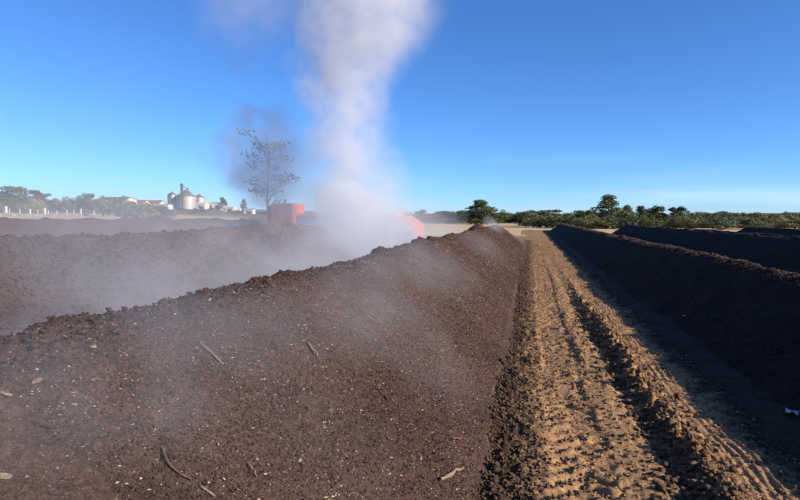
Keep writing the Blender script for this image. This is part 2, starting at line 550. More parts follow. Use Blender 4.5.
# ================================================================== ground sheet
nr, na = 190, 480
rad = np.concatenate([[0.0], np.geomspace(1.5, 9000, nr)])
ang = np.linspace(0, 2 * np.pi, na, endpoint=False)
gr, ga = np.meshgrid(rad[1:], ang, indexing='ij')
gx, gy = gr * np.sin(ga), gr * np.cos(ga)
gz = terrain(gx, gy) + 0.02 * fbm(gx * 0.8, gy * 0.8, 3, 3)
under = sstep(-1.05, -0.75, gx) * (1 - sstep(3.8, 4.1, gx)) * (1 - sstep(36, 44, gy))
gz = gz - 0.16 * under
V = np.concatenate([[[0, 0, -0.16]], np.stack([gx, gy, gz], -1).reshape(-1, 3)])
i, j = np.meshgrid(np.arange(nr - 1), np.arange(na), indexing='ij')
a = 1 + i * na + j; b = 1 + i * na + (j + 1) % na
F = np.stack([a, b, b + na, a + na], -1).reshape(-1, 4)[:, ::-1]
ground = link('ground', mesh_np('ground', V, F, True), M_GROUND)
tag(ground, kind='structure')


def grid_mesh(name, X, Y, Z, smooth=False):
    n, m = X.shape
    i, j = np.meshgrid(np.arange(n - 1), np.arange(m - 1), indexing='ij')
    a = i * m + j
    return mesh_np(name, np.stack([X, Y, Z], -1).reshape(-1, 3), np.stack([a, a + 1, a + m + 1, a + m], -1).reshape(-1, 4), smooth)


def rows(y0, y1, k=0.0042, lo=0.018, hi=0.6):
    ys, y = [], y0
    while y < y1:
        ys.append(y)
        st = k * max(abs(y), 0.1) if y > 2.5 else max(lo, 0.02 * (2.5 - y) * 1.5)
        y += min(max(st, lo), hi)
    ys.append(y1)
    return np.array(ys)


ys = rows(-4, 112)
xs_ = np.concatenate([np.linspace(-1.2, -0.35, 30, endpoint=False), np.linspace(-0.35, 2.4, 250, endpoint=False), np.linspace(2.4, 4.2, 60)])
YY, XX = np.meshgrid(ys, xs_, indexing='ij')
edge = sstep(98, 112, YY)
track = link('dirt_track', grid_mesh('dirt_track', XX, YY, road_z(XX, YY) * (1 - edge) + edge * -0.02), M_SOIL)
tag(track, kind='structure')


# ================================================================== windrows
def make_pile(key, mat, label, xa, xb, ncol, k, lo, near_detail=1.0):
    p = PILES[key]
    wid = (p['h'] + 0.25) / p['s'] + 0.35
    ys = rows(p['y0'] - wid, p['y1'] + wid, k, lo)
    # more columns on the side that faces the camera
    cols = np.concatenate([np.linspace(-wid, xa, ncol[0], endpoint=False), np.linspace(xa, xb, ncol[1], endpoint=False), np.linspace(xb, wid, ncol[2])]) + p['cx']
    Y, X = np.meshgrid(ys, cols, indexing='ij')
    o = link('compost_windrow', grid_mesh('compost_windrow', *pile_point(p, X, Y, near_detail)), mat)
    tag(o, label, 'windrow', 'compost windrows')
    return o


windrow = make_pile('L1', M_COMP, 'steaming brown compost windrow in the foreground left of the track', -0.4, 2.75, (50, 300, 6), 0.0042, 0.016)
windrow_l2 = make_pile('L2', M_COMP, 'veiled brown windrow behind the foreground one, ending at the orange turner', -0.3, 2.9, (24, 150, 6), 0.008, 0.04)
make_pile('L2b', M_COMP, 'short brown pile with a sunlit slope behind the turner, right of the plume', -0.3, 2.9, (20, 70, 6), 0.006, 0.08, 0.5)
make_pile('L3', M_COMP, 'farthest windrow on the left, its level crest below the white fence posts', -0.3, 2.9, (14, 70, 6), 0.009, 0.07, 0.5)
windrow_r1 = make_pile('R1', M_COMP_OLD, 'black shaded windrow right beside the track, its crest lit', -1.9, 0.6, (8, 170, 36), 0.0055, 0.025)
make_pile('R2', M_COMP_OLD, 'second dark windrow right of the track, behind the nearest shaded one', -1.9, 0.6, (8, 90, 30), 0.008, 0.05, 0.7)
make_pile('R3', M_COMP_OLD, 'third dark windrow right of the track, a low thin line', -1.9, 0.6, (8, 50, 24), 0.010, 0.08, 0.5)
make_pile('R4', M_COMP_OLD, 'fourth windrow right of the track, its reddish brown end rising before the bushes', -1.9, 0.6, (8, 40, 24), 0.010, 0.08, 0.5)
o = make_pile('HP', M_COMP, 'dark conical compost heap peeping over the far end of the foreground windrow', -0.5, 2.9, (24, 50, 6), 0.003, 0.1, 0.5)
o.name = 'compost_heap'; o['category'] = 'heap'; del o['group']


# ---- loose crumbs: real little lumps, joined
OCT = np.array([[1, 0, 0], [-1, 0, 0], [0, 1, 0], [0, -1, 0], [0, 0, 1], [0, 0, -1]], float)
OCF = np.array([[0, 2, 4], [2, 1, 4], [1, 3, 4], [3, 0, 4], [2, 0, 5], [1, 2, 5], [3, 1, 5], [0, 3, 5]])


def lumps(name, P, S, mat, parent, flat=0.75, stretch=0.35, seed=1):
    g = np.random.default_rng(seed); n = len(P)
    sc = S[:, None] * np.stack([1 + stretch * g.random(n), 1 - 0.3 * g.random(n), flat * (0.6 + 0.5 * g.random(n))], -1)
    v = OCT[None] * (1 + 0.35 * (g.random((n, 6, 1)) - 0.5)) + 0.25 * (g.random((n, 6, 3)) - 0.5)
    v = v * sc[:, None, :]
    t = g.random(n) * 6.283; tl = (g.random(n) - 0.5) * 1.6
    c, s = np.cos(tl)[:, None], np.sin(tl)[:, None]
    y, z = v[..., 1] * c - v[..., 2] * s, v[..., 1] * s + v[..., 2] * c
    c, s = np.cos(t)[:, None], np.sin(t)[:, None]
    x, y = v[..., 0] * c - y * s, v[..., 0] * s + y * c
    v = np.stack([x, y, z], -1) + P[:, None, :]
    f = OCF[None] + (np.arange(n) * 6)[:, None, None]
    o = link(name, mesh_np(name, v.reshape(-1, 3), f.reshape(-1, 3)), mat, parent)
    o['kind'] = 'stuff'
    return o


def scatter_pile(key, n, u0, u1, ya, yb, smin, smax, seed, lift=0.3, power=2.2, kdist=0.0):
    p = PILES[key]; g = np.random.default_rng(seed)
    y = ya * (yb / ya) ** g.random(n)
    x = p['cx'] + u0 + (u1 - u0) * g.random(n)
    s = smin + (smax - smin) * g.random(n) ** power + kdist * y
    px_, py_, z = pile_point(p, x, y, 1.0, s * lift)
    if key == 'L1': z = np.maximum(z, np.where((px_ > -1.2), road_z(px_, py_) + s * lift, -1))
    return np.stack([px_, py_, z], -1), s


P, S = scatter_pile('L1', 85000, -0.5, 2.25, 2.2, 46, 0.003, 0.011, 201, kdist=0.0005, power=2.6)
lumps('crumbs', P, S, M_COMP, windrow, seed=1)
P, S = scatter_pile('L1', 3000, -0.35, 0.25, 2.2, 46, 0.008, 0.034, 202, 0.4, 3.5)
lumps('crest_clods', P, S, M_COMP, windrow, seed=2)
P, S = scatter_pile('L1', 6500, -0.6, 2.3, 2.2, 40, 0.003, 0.011, 203, 0.4, 3.0, kdist=0.0004)
lumps('wood_chips', P, S * 0.9, M_CHIP, windrow, 0.45, 1.3, seed=3)
P, S = scatter_pile('R1', 12000, -0.35, 0.6, 5.0, 98, 0.005, 0.020, 204, 0.3, 2.6, kdist=0.0005)
lumps('crest_clods', P, S, M_CLOD, windrow_r1, seed=4)  # lighter clod colour paints up the sunlit strip along this crest
P, S = scatter_pile('L2', 8000, -0.5, 2.6, 6.0, 22, 0.02, 0.06, 205, 0.4)
lumps('crumbs', P, S, M_COMP, windrow_l2, seed=5)

# the same on the track: dark spill at the toe, tan crumbs everywhere
g = np.random.default_rng(301)
n = 17000
y = 3.0 * (60 / 3.0) ** g.random(n); x = -0.55 + np.abs(g.normal(0, 0.38, n)); s = 0.005 + 0.022 * g.random(n) ** 3.5 + 0.0003 * y
lumps('spilled_crumbs', np.stack([x, y, road_z(x, y) + 0.4 * s], -1), s, M_CLOD, track, seed=6)
n = 9000
y = 3.0 * (70 / 3.0) ** g.random(n); x = 0.0 + 2.5 * g.random(n); s = 0.005 + 0.022 * g.random(n) ** 3 + 0.0003 * y
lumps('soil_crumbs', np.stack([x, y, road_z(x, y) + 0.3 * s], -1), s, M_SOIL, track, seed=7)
n = 4500
y = 3.0 * (50 / 3.0) ** g.random(n); x = -0.1 + 2.5 * g.random(n) ** 1.3; s = 0.005 + 0.026 * g.random(n) ** 3.2 + 0.0003 * y
lumps('compost_crumbs', np.stack([x, y, road_z(x, y) + 0.35 * s], -1), s, M_CLOD, track, seed=16)
n = 900
y = 3.2 * (15 / 3.2) ** g.random(n); x = 1.34 + g.normal(0, 0.17, n) + 0.08 * sstep(14, 4, y); s = 0.02 + 0.04 * g.random(n) ** 2
lumps('dark_clods', np.stack([x, y, road_z(x, y) + 0.35 * s], -1), s, M_CLOD, track, seed=17)
n = 2600
y = 3.2 * (17 / 3.2) ** g.random(n); x = 1.44 + g.normal(0, 0.13, n) + 0.10 * sstep(14, 4, y); s = 0.010 + 0.034 * g.random(n) ** 2.4
lumps('berm_crumbs', np.stack([x, y, road_z(x, y) + 0.4 * s], -1), s, M_CLOD_TAN, track, seed=8)
n = 1500
y = 3.2 * (40 / 3.2) ** g.random(n); x = -0.1 + 2.6 * g.random(n); s = 0.004 + 0.008 * g.random(n) ** 2 + 0.0004 * y
lumps('wood_chips', np.stack([x, y, road_z(x, y) + 0.8 * s], -1), s, M_CHIP, track, 0.45, 1.5, seed=9)


def rock_mesh(name, seed, sub=2, amp=0.35, flat=0.7):
    import bmesh
    bm = bmesh.new(); bmesh.ops.create_icosphere(bm, subdivisions=sub, radius=1)
    g = random.Random(seed); ph = [g.uniform(0, 6) for _ in range(6)]
    for v in bm.verts:
        c = v.co
        k = 1 + amp * (0.5 * math.sin(2.3 * c.x + ph[0]) * math.cos(2.9 * c.y + ph[1]) + 0.35 * math.sin(4.7 * c.z + ph[2] + 3 * c.x) + 0.3 * math.sin(6.1 * c.y + ph[3] - 4 * c.z)) + g.uniform(-0.10, 0.10)
        v.co = Vector((c.x * k, c.y * k * 0.85, c.z * k * flat))
    me = bpy.data.meshes.new(name); bm.to_mesh(me); bm.free()
    return me


clod_meshes = [rock_mesh('clod', 400 + q) for q in range(8)]
for me in clod_meshes: me.materials.append(M_CLOD_TAN)
g = random.Random(5)
for q in range(110):
    if q < 75:
        y = 3.3 * (13 / 3.3) ** g.random(); x = 1.44 + g.gauss(0, 0.13) + 0.08 * float(sstep(14, 4, y)); s = g.uniform(0.022, 0.058)
    else:
        y = 3.3 * (12 / 3.3) ** g.random(); x = g.uniform(-0.3, 1.3); s = g.uniform(0.018, 0.040)
    c = link('clod', clod_meshes[q % 8], None, track)
    c.location = (x, y, float(road_z(x, y)) + 0.25 * s)
    c.rotation_euler = (g.uniform(-.4, .4), g.uniform(-.4, .4), g.uniform(0, 6.28)); c.scale = (s, s, s * g.uniform(0.7, 1.1))


# ================================================================== single things lying about
def stick(name, a, b, w, mat, label, cat, bend=0.0, flatk=0.6, lift=0.012, group=None):
    A, B = on_surface(*a), on_surface(*b)
    n_ = 9; pts, rad_ = [], []; w *= 0.55
    side = (B - A).cross(Vector((0, 0, 1))).normalized()
    g = random.Random(a[0])
    for q in range(n_):
        t = q / (n_ - 1)
        p_ = A.lerp(B, t) + side * (bend * math.sin(math.pi * t) + g.uniform(-.5, .5) * w)
        p_.z = max(p_.z, surf_z(p_.x, p_.y)) + lift + w * 0.5
        pts.append(p_ - A); rad_.append(w * (0.55 + 0.45 * math.sin(math.pi * (0.15 + 0.75 * t))) * g.uniform(0.65, 1.25))
    o = MB().tube(pts, rad_, 7).build(name, mat)
    o.location = A
    tag(o, label, cat, group)
    return o


def lump_thing(name, px, py, s, mat, label, cat, seed, flat=0.5):
    P_ = on_surface(px, py); s *= 0.72
    me = rock_mesh(name, seed, 2, 0.45, flat); me.materials.append(mat)
    o = link(name, me); o.location = P_ + Vector((0, 0, s * flat * 0.55)); o.scale = (s, s, s)
    o.rotation_euler = (random.uniform(-.3, .3), random.uniform(-.3, .3), random.uniform(0, 6))
    tag(o, label, cat)
    return o


stick('wood_splinter', (200, 344), (222, 365), 0.016, M_WOOD, 'long pale wood splinter lying slantwise high on the foreground windrow', 'stick')
stick('wood_splinter', (308, 344), (318, 357), 0.020, M_WOOD, 'short pale splinter on the foreground windrow below the steam wisp', 'stick')
stick('wood_splinter', (378, 390), (389, 403), 0.010, M_WOOD_DK, 'thin brown splinter in the middle of the foreground windrow', 'stick')
stick('wood_offcut', (441, 480), (464, 470), 0.026, M_WOOD, 'stubby tan wood offcut near the toe of the foreground windrow', 'wood')
stick('wood_offcut', (452, 440), (463, 439), 0.022, M_WOOD_DK, 'small brown wood chunk just above the stubby tan offcut', 'wood')
stick('twig', (330, 474), (337, 487), 0.009, M_TWIG, 'short dark twig at the bottom middle of the foreground windrow', 'twig')
stick('twig', (33, 424), (59, 432), 0.008, M_TWIG, 'dark curved twig at the lower left of the foreground windrow', 'twig', 0.02)
stick('bent_branch', (162, 450), (192, 482), 0.012, M_WOOD_DK, 'long bent brown branch at the bottom left of the foreground windrow', 'branch', 0.04)
stick('wood_splinter', (248, 464), (257, 479), 0.009, M_WOOD, 'slim pale splinter right of the long bent branch', 'stick')
stick('wood_splinter', (200, 488), (215, 499), 0.012, M_WOOD, 'pale splinter at the bottom edge below the long bent branch', 'stick')
stick('wood_splinter', (0, 396), (12, 398), 0.013, M_WOOD, 'pale splinter at the left edge of the picture on the windrow', 'stick')
stick('wood_splinter', (230, 422), (242, 427), 0.007, M_WOOD_DK, 'tiny brown splinter left of the middle of the foreground windrow', 'stick')
stick('wood_splinter', (332, 268), (352, 266), 0.012, M_WOOD_DK, 'brown splinter near the crest of the foreground windrow', 'stick')
lump_thing('pale_stone', 5, 477, 0.036, M_STONE, 'pale flat stone at the bottom left corner on the windrow', 'stone', 501)
lump_thing('pale_stone', 26, 477, 0.020, M_STONE, 'small pale stone right of the flat one in the bottom left corner', 'stone', 502)
lump_thing('pale_stone', 74, 404, 0.022, M_STONE, 'small pale stone above the dark curved twig', 'stone', 503)
lump_thing('tan_lump', 36, 382, 0.035, M_WOOD, 'tan lump high at the left of the foreground windrow', 'lump', 504)
lump_thing('pale_stone', 93, 347, 0.024, M_STONE, 'bright stone just under the left part of the foreground crest', 'stone', 505)
lump_thing('pale_stone', 527, 393, 0.034, M_STONE, 'bright cream stone at the boundary of windrow toe and track', 'stone', 506, 0.7)
lump_thing('pale_stone', 522, 452, 0.024, M_STONE, 'pale stone at the toe below the bright cream one', 'stone', 507, 0.8)
lump_thing('pale_stone', 628, 413, 0.022, M_STONE, 'small white stone in the hollow left of the churned berm', 'stone', 508, 0.7)
lump_thing('pale_stone', 742, 426, 0.030, M_STONE, 'pale stone at the edge of the shadow on the track', 'stone', 509, 0.6)
lump_thing('pale_stone', 616, 298, 0.05, M_STONE, 'pale stone at the shadow edge far along the track', 'stone', 510, 0.6)


def scrap(px, py, size, label, seed):
    P_ = on_surface(px, py); g = random.Random(seed); n_ = 9
    vs, fs = [], []
    for iy in range(n_):
        for ix in range(n_):
            u, v = ix / (n_ - 1) - .5, iy / (n_ - 1) - .5
            k = 1 - 0.25 * abs(math.sin(3 * v + seed)) * abs(u)
            vs.append((u * size * k, v * size * 0.75, size * 0.16 * math.sin(5 * u + seed) * math.cos(4 * v) + size * 0.08 * math.sin(11 * v + 7 * u)))
    m_ = n_ * n_
    fs = [(r_ * n_ + c, r_ * n_ + c + 1, (r_ + 1) * n_ + c + 1, (r_ + 1) * n_ + c) for r_ in range(n_ - 1) for c in range(n_ - 1)]
    o = MB().add(vs, fs).build('paper_scrap', M_PAPER, smooth=True)
    md = o.modifiers.new('thickness', 'SOLIDIFY'); md.thickness = 0.004
    o.location = P_ + Vector((0, 0, size * 0.2)); o.rotation_euler = (g.uniform(-.2, .4), g.uniform(-.3, .3), g.uniform(0, 3))
    tag(o, label, 'scrap')


scrap(792, 414, 0.17, 'crumpled white scrap in deep shade at the foot of the right-hand windrow', 3)
scrap(538, 246, 0.42, 'white scrap lying on the far end of the track', 5)
scrap(685, 316, 0.07, 'tiny pale scrap on the shaded face of the nearest right-hand windrow', 8)

# ================================================================== far hills
def hill_range(radius, b0, b1, hfun, mat, depth=500, n=160):
    bs = np.radians(np.linspace(b0, b1, n)); rr = np.linspace(0, 1, 9)
    B, T = np.meshgrid(bs, rr, indexing='ij')
    Rr = radius + depth * T
    prof = np.sin(np.pi * np.clip(T, 0, 1) * 0.5)
    Z = hfun(np.degrees(B)) * prof + 4 * fbm(B * 60, T * 4, 3, 77) * prof - 1.0
    o = link('hills', grid_mesh('hills', Rr * np.sin(B), Rr * np.cos(B), Z, True), mat)
    tag(o, kind='structure')


def veg_ground_mat(name, a, b, scale):
    m, nt, n, l, p = new_mat(name)
    geo = n.new('ShaderNodeNewGeometry')
    t = noise_node(n, l, geo.outputs['Position'], scale, 5, 0.7)
    r = ramp_node(n, l, t.outputs['Fac'], [(0.35, a), (0.65, b)])
    l.new(r.outputs['Color'], p.inputs['Base Color']); p.inputs['Roughness'].default_value = 1.0
    p.inputs['Specular IOR Level'].default_value = 0.0
    return m


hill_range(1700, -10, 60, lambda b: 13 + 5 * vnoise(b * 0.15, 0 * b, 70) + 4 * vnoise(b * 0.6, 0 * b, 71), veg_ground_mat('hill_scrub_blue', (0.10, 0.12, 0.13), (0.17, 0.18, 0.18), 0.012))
hill_range(950, -75, -14, lambda b: (19 + 6 * vnoise(b * 0.12, 0 * b, 72) + 3 * vnoise(b * 0.5, 0 * b, 73)) * sstep(-14, -24, b), veg_ground_mat('hill_scrub_brown', (0.10, 0.085, 0.05), (0.24, 0.18, 0.11), 0.02))


# ================================================================== trees and bushes
def leaf_mat(name, dark, lite):
    m, nt, n, l, p = new_mat(name)
    geo = n.new('ShaderNodeNewGeometry'); oi = n.new('ShaderNodeObjectInfo')
    t = noise_node(n, l, geo.outputs['Position'], 0.9, 4, 0.7)
    w = math_node(n, l, 'ADD', math_node(n, l, 'MULTIPLY', t.outputs['Fac'], 0.75), math_node(n, l, 'MULTIPLY', oi.outputs['Random'], 0.25))
    r = ramp_node(n, l, w, [(0.30, dark), (0.72, lite)])
    l.new(r.outputs['Color'], p.inputs['Base Color'])
    p.inputs['Roughness'].default_value = 0.8; p.inputs['Specular IOR Level'].default_value = 0.15
    return m


LEAF = dict(dark=leaf_mat('leaf_dark_green', (0.046, 0.066, 0.026), (0.165, 0.190, 0.085)),
            mid=leaf_mat('leaf_mid_green', (0.060, 0.076, 0.030), (0.200, 0.205, 0.095)),
            olive=leaf_mat('leaf_olive', (0.100, 0.096, 0.038), (0.310, 0.275, 0.125)),
            pale=leaf_mat('leaf_grey_green', (0.070, 0.090, 0.050), (0.200, 0.215, 0.115)),
            dry=leaf_mat('leaf_dry_brown', (0.060, 0.045, 0.020), (0.190, 0.140, 0.070)))
M_BARK = simple_mat('bark', (0.10, 0.075, 0.055), 0.9, 0.3, 3)


def leaves(cent, rad_, n, size, g, shell=0.55):
    """n leaf sprays (bent quads) through a set of ellipsoid clumps"""
    k = len(cent); w = (rad_[:, 0] * rad_[:, 1] * rad_[:, 2]) ** 0.6; w = w / w.sum()
    idx = g.choice(k, n, p=w)
    d = g.normal(size=(n, 3)); d /= np.linalg.norm(d, axis=1, keepdims=True)
    rr = (shell + (1 - shell) * g.random(n)) ** 0.8 * (1 + 0.18 * g.normal(size=n))
    P = cent[idx] + d * rad_[idx] * rr[:, None]
    u = g.normal(size=(n, 3)); u /= np.linalg.norm(u, axis=1, keepdims=True)
    v = np.cross(u, d + 0.5 * g.normal(size=(n, 3))); v /= np.linalg.norm(v, axis=1, keepdims=True) + 1e-6
    s = size * (0.6 + 0.8 * g.random(n))[:, None]
    Q = np.stack([P - u * s, P + v * s * 0.55, P + u * s, P - v * s * 0.55], 1)
    return Q[Q[:, :, 2].min(1) > 0.0].reshape(-1, 3)


def tree_meshes(kind, seed):
    """crown and trunk of a tree one unit tall and about one unit wide"""
    g = np.random.default_rng(seed); C_, R_ = [], []; tr = MB()
    if kind == 'broad':
        tr.tube([(0, 0, -0.03), (0.01, 0, 0.18), (0.0, 0.02, 0.42)], [0.035, 0.026, 0.018], 7)
        for q in range(24):
            a_ = q * 2.4 + g.random(); r_ = 0.06 + 0.30 * g.random(); z_ = 0.16 + 0.68 * g.random()
            r_ *= 1.25 - 0.7 * abs(z_ - 0.5)
            C_.append((r_ * math.cos(a_), r_ * math.sin(a_), z_)); s = 0.07 + 0.09 * g.random(); R_.append((s * 1.15, s * 1.15, s * 0.8))
        n, sz = 3800, 0.026
    elif kind == 'tall':
        tr.tube([(0, 0, -0.03), (0.01, 0, 0.3), (-0.01, 0.01, 0.6), (0.0, 0, 0.9)], [0.03, 0.024, 0.016, 0.006], 7)
        for q in range(40):
            t_ = q / 39; z_ = 0.08 + 0.88 * t_; a_ = q * 2.4 + g.random()
            r_ = (0.42 * (1 - t_) ** 0.55 + 0.03) * (0.08 + 0.95 * g.random())
            C_.append((r_ * math.cos(a_), r_ * math.sin(a_), z_)); s = 0.065 + 0.085 * g.random() * (1.1 - 0.5 * t_); R_.append((s * 1.2, s * 1.2, s * 0.7))
        n, sz = 4800, 0.024
    elif kind == 'flat':
        tr.tube([(0, 0, -0.03), (0.02, 0, 0.3), (0.0, 0.02, 0.6)], [0.03, 0.024, 0.014], 7)
        for q in range(13):
            a_ = q * 2.4 + g.random(); r_ = 0.45 * g.random() ** 0.6; z_ = 0.62 + 0.28 * g.random() - 0.2 * r_
            C_.append((r_ * math.cos(a_), r_ * math.sin(a_), z_)); s = 0.08 + 0.08 * g.random(); R_.append((s * 1.5, s * 1.5, s * 0.55))
        n, sz = 2200, 0.034
    elif kind == 'bush':
        for q in range(4):
            a_ = q * 1.7 + g.random(); tr.tube([(0, 0, -0.03), (0.12 * math.cos(a_), 0.12 * math.sin(a_), 0.3), (0.3 * math.cos(a_), 0.3 * math.sin(a_), 0.6)], [0.022, 0.016, 0.007], 5)
        for q in range(16):
            a_ = q * 2.4 + g.random(); r_ = 0.50 * g.random() ** 0.5; z_ = 0.12 + (0.68 * (1 - (r_ / 0.6) ** 2)) * g.random() ** 0.6
            C_.append((r_ * math.cos(a_), r_ * math.sin(a_), z_)); s = 0.10 + 0.12 * g.random(); R_.append((s, s, s * 0.8))
        n, sz = 3800, 0.026
    else:  # 'sparse': open limbs, small leaf clusters at their ends
        tr.tube([(0, 0, -0.03), (0.01, 0, 0.35), (-0.01, 0.02, 0.7), (0.02, 0, 0.95)], [0.013, 0.010, 0.007, 0.003], 7)
        for q in range(26):
            a_ = q * 2.4 + g.random(); z0 = 0.25 + 0.6 * q / 25; r_ = (0.12 + 0.34 * g.random()) * (1.1 if g.random() > 0.35 else 0.4); z1 = z0 + 0.03 + 0.14 * g.random()
            e_ = (r_ * math.cos(a_), r_ * math.sin(a_), z1)
            tr.tube([(0, 0, z0), (e_[0] * .5, e_[1] * .5, z0 + (z1 - z0) * .7), e_], [0.0055, 0.004, 0.0015], 5)
            for f_ in (0.6, 0.8, 1.0):
                C_.append((e_[0] * f_, e_[1] * f_, z0 + (z1 - z0) * f_ + 0.01)); s = 0.03 + 0.035 * g.random(); R_.append((s * 1.3, s * 1.3, s * 0.7))
        n, sz = 900, 0.014
    C_, R_ = np.array(C_), np.array(R_)
    Vl = leaves(C_, R_, n, sz, g)
    top_ = np.percentile(Vl[:, 2], 99.3); wid_ = np.percentile(np.abs(Vl[:, :2]), 98.5) * 2
    k_ = np.array([1 / wid_, 1 / wid_, 1 / top_]); Vl = Vl * k_
    tr.v = [tuple(np.array(v_) * k_) for v_ in tr.v]
    F_ = np.arange(len(Vl)).reshape(-1, 4)
    return mesh_np('crown', Vl, F_), tr.mesh('trunk', True)


PROTO = {k: [tree_meshes(k, 600 + 10 * i_ + q) for q in range(nv)] for i_, (k, nv) in enumerate((('broad', 4), ('tall', 3), ('flat', 2), ('bush', 5), ('sparse', 2)))}
CROWN = {}


def plant(name, kind, var, leaf, px, depth, top, width, label, cat, group=None, base=None):
    x, y = at_depth(px, depth); z0 = float(terrain(x, y)) - 0.1 if base is None else base
    h = max(z_at(top, depth) - z0, 0.8); w = width * depth / FPX * (1.3 if kind in ('tall', 'broad') else 1.1)
    key = (kind, var, leaf)
    if key not in CROWN:
        me = PROTO[kind][var][0].copy(); me.materials.clear(); me.materials.append(LEAF[leaf]); CROWN[key] = me
    t = PROTO[kind][var][1]
    if not t.materials: t.materials.append(M_BARK)
    r = empty(name, (x, y, z0), random.uniform(0, 6.28), (w, w, h))
    c = link('crown', CROWN[key], None, r); tk = link('trunk', t, None, r)
    tag(r, label, cat, group)
    return r


# -- trees one can single out along the far side of the field, right of the plume
T = [('broad', 0, 'dark', 447, 190, 211.5, 20, 'dense dark green tree left of the tall one behind the foreground windrow'),
     ('broad', 1, 'dark', 463, 195, 211, 17, 'round dark tree just left of the tall tree behind the foreground windrow'),
     ('tall', 0, 'dark', 481, 185, 200.5, 27, 'tall dark tree rising behind the far end of the foreground windrow'),
     ('broad', 2, 'mid', 499, 200, 212.5, 20, 'mid green round tree right of the tall dark tree'),
     ('flat', 0, 'pale', 548, 132, 210, 24, 'flat-topped pale tree above the far end of the track'),
     ('broad', 3, 'mid', 583, 129, 210.5, 24, 'rounded green tree left of the biggest tree on the right'),
     ('tall', 1, 'dark', 608, 119, 195.5, 33, 'biggest tree on the right, tall, dark and many-lobed'),
     ('tall', 2, 'pale', 627, 125, 205.5, 12, 'slim grey-green tree right next to the biggest tree'),
     ('tall', 0, 'mid', 641, 125, 206.5, 17, 'second small tree right of the biggest tree'),
     ('broad', 1, 'dark', 657, 125, 206.5, 18, 'dark round tree between the slim trees and the flat-topped one'),
     ('flat', 1, 'mid', 678, 125, 207, 17, 'flat-topped tree standing out above the olive bushes on the right'),
     ('broad', 0, 'dark', 765, 139, 214, 18, 'dark rounded tree in the bushes above the reddish windrow end'),
     ('broad', 3, 'dry', 748, 146, 213, 14, 'brownish twiggy tree over the reddish windrow end')]
for k, v, lf, px, dp, top, w, lab in T:
    plant('tree', k, v, lf, px, dp, top, w, lab, 'tree', 'trees beyond the field')
g = random.Random(21)
HUE = dict(mid='mid green', dark='dark green', olive='olive', pale='grey-green', dry='brownish')


def bush_row(p0, p1, step, d0, d1, t0, t1, w0, w1, cols, text, group):
    px = p0
    while px < p1:
        lf = g.choice(cols)
        plant('bush', 'bush', g.randrange(5), lf, px, g.uniform(d0, d1), g.uniform(t0, t1), g.uniform(w0, w1), HUE[lf] + ' ' + text, 'bush', group)
        px += g.uniform(*step)


bush_row(406, 548, (4.5, 7.5), 195, 235, 210.0, 215.0, 15, 24, ['mid', 'mid', 'pale', 'dark'], 'bush in the far hedge behind the straw field', 'bushes behind the straw field')
bush_row(530, 700, (7, 11), 140, 165, 210.5, 214.5, 18, 30, ['mid', 'pale', 'dark'], 'bush at the back under the trees right of the track', 'bushes at the back under the right-hand trees')
bush_row(533, 700, (5, 8), 108, 135, 212, 219.5, 14, 30, ['olive', 'mid', 'olive', 'pale'], 'bush at the foot of the trees right of the track', 'bushes under the right-hand trees')
bush_row(690, 840, (6, 9), 150, 185, 211.5, 216.5, 16, 32, ['olive', 'mid', 'pale', 'dark'], 'bush at the back of the thicket above the right-hand windrows', 'bushes at the back of the right-hand thicket')
bush_row(690, 840, (4.5, 7), 105, 145, 213, 220.5, 16, 34, ['olive', 'olive', 'mid', 'pale', 'dry'], 'sunlit bush in the thicket above the right-hand windrows', 'bushes above the right-hand windrows')

# -- scrub on the hillside on the left
plant('tree', 'broad', 2, 'mid', 14, 200, 187, 26, 'broad green tree, highest on the scrubby hillside at the left edge', 'tree')
plant('tree', 'broad', 3, 'dry', 37, 230, 190.5, 18, 'brownish tree right of the highest one on the left hillside', 'tree')
plant('tree', 'broad', 0, 'dark', 88, 230, 193.5, 11, 'small dark tree left of the long shed roof on the hillside', 'tree')
plant('tree', 'broad', 1, 'dark', 223, 420, 197.5, 6, 'little dark tree above the white sheds right of the silos', 'tree')
plant('tree', 'tall', 1, 'dark', 244, 380, 199.5, 8, 'small dark tree left of the orange turner, beyond the sheds', 'tree')
plant('tree', 'sparse', 0, 'dark', 268, 78, 134, 72, 'thin open-branched tree half lost in grey smoke above the turner', 'tree')
for q in range(70):
    d = g.uniform(125, 330); px = g.uniform(-14, 165)
    x, y = at_depth(px, d)
    z0 = float(terrain(x, y)); h = g.uniform(2.2, 5.2)
    top = 217 - (z0 + h - CAM_H) * FPX / d
    lim = 189 + 8 * float(sstep(20, 110, px)) + 9 * float(sstep(120, 160, px))
    lf = g.choice(['mid', 'pale', 'mid', 'olive', 'dark'])
    plant('bush', 'bush', g.randrange(5), lf, px, d, max(top, lim), g.uniform(12, 24) * (170 / d) ** 0.6, HUE[lf] + ' bush on the scrubby hillside behind the white fence posts', 'bush', 'bushes on the left hillside')
for q in range(16):
    d = g.uniform(240, 400); px = g.uniform(165, 275)
    x, y = at_depth(px, d); z0 = float(terrain(x, y))
    lf = g.choice(['mid', 'dark', 'dry', 'olive'])
    plant('bush', 'bush', g.randrange(5), lf, px, d, 217 - (z0 + g.uniform(1.0, 2.0) - CAM_H) * FPX / d, g.uniform(6, 11), 'low ' + HUE[lf] + ' bush on the dry slope around the silos and sheds', 'bush', 'bushes around the silos')

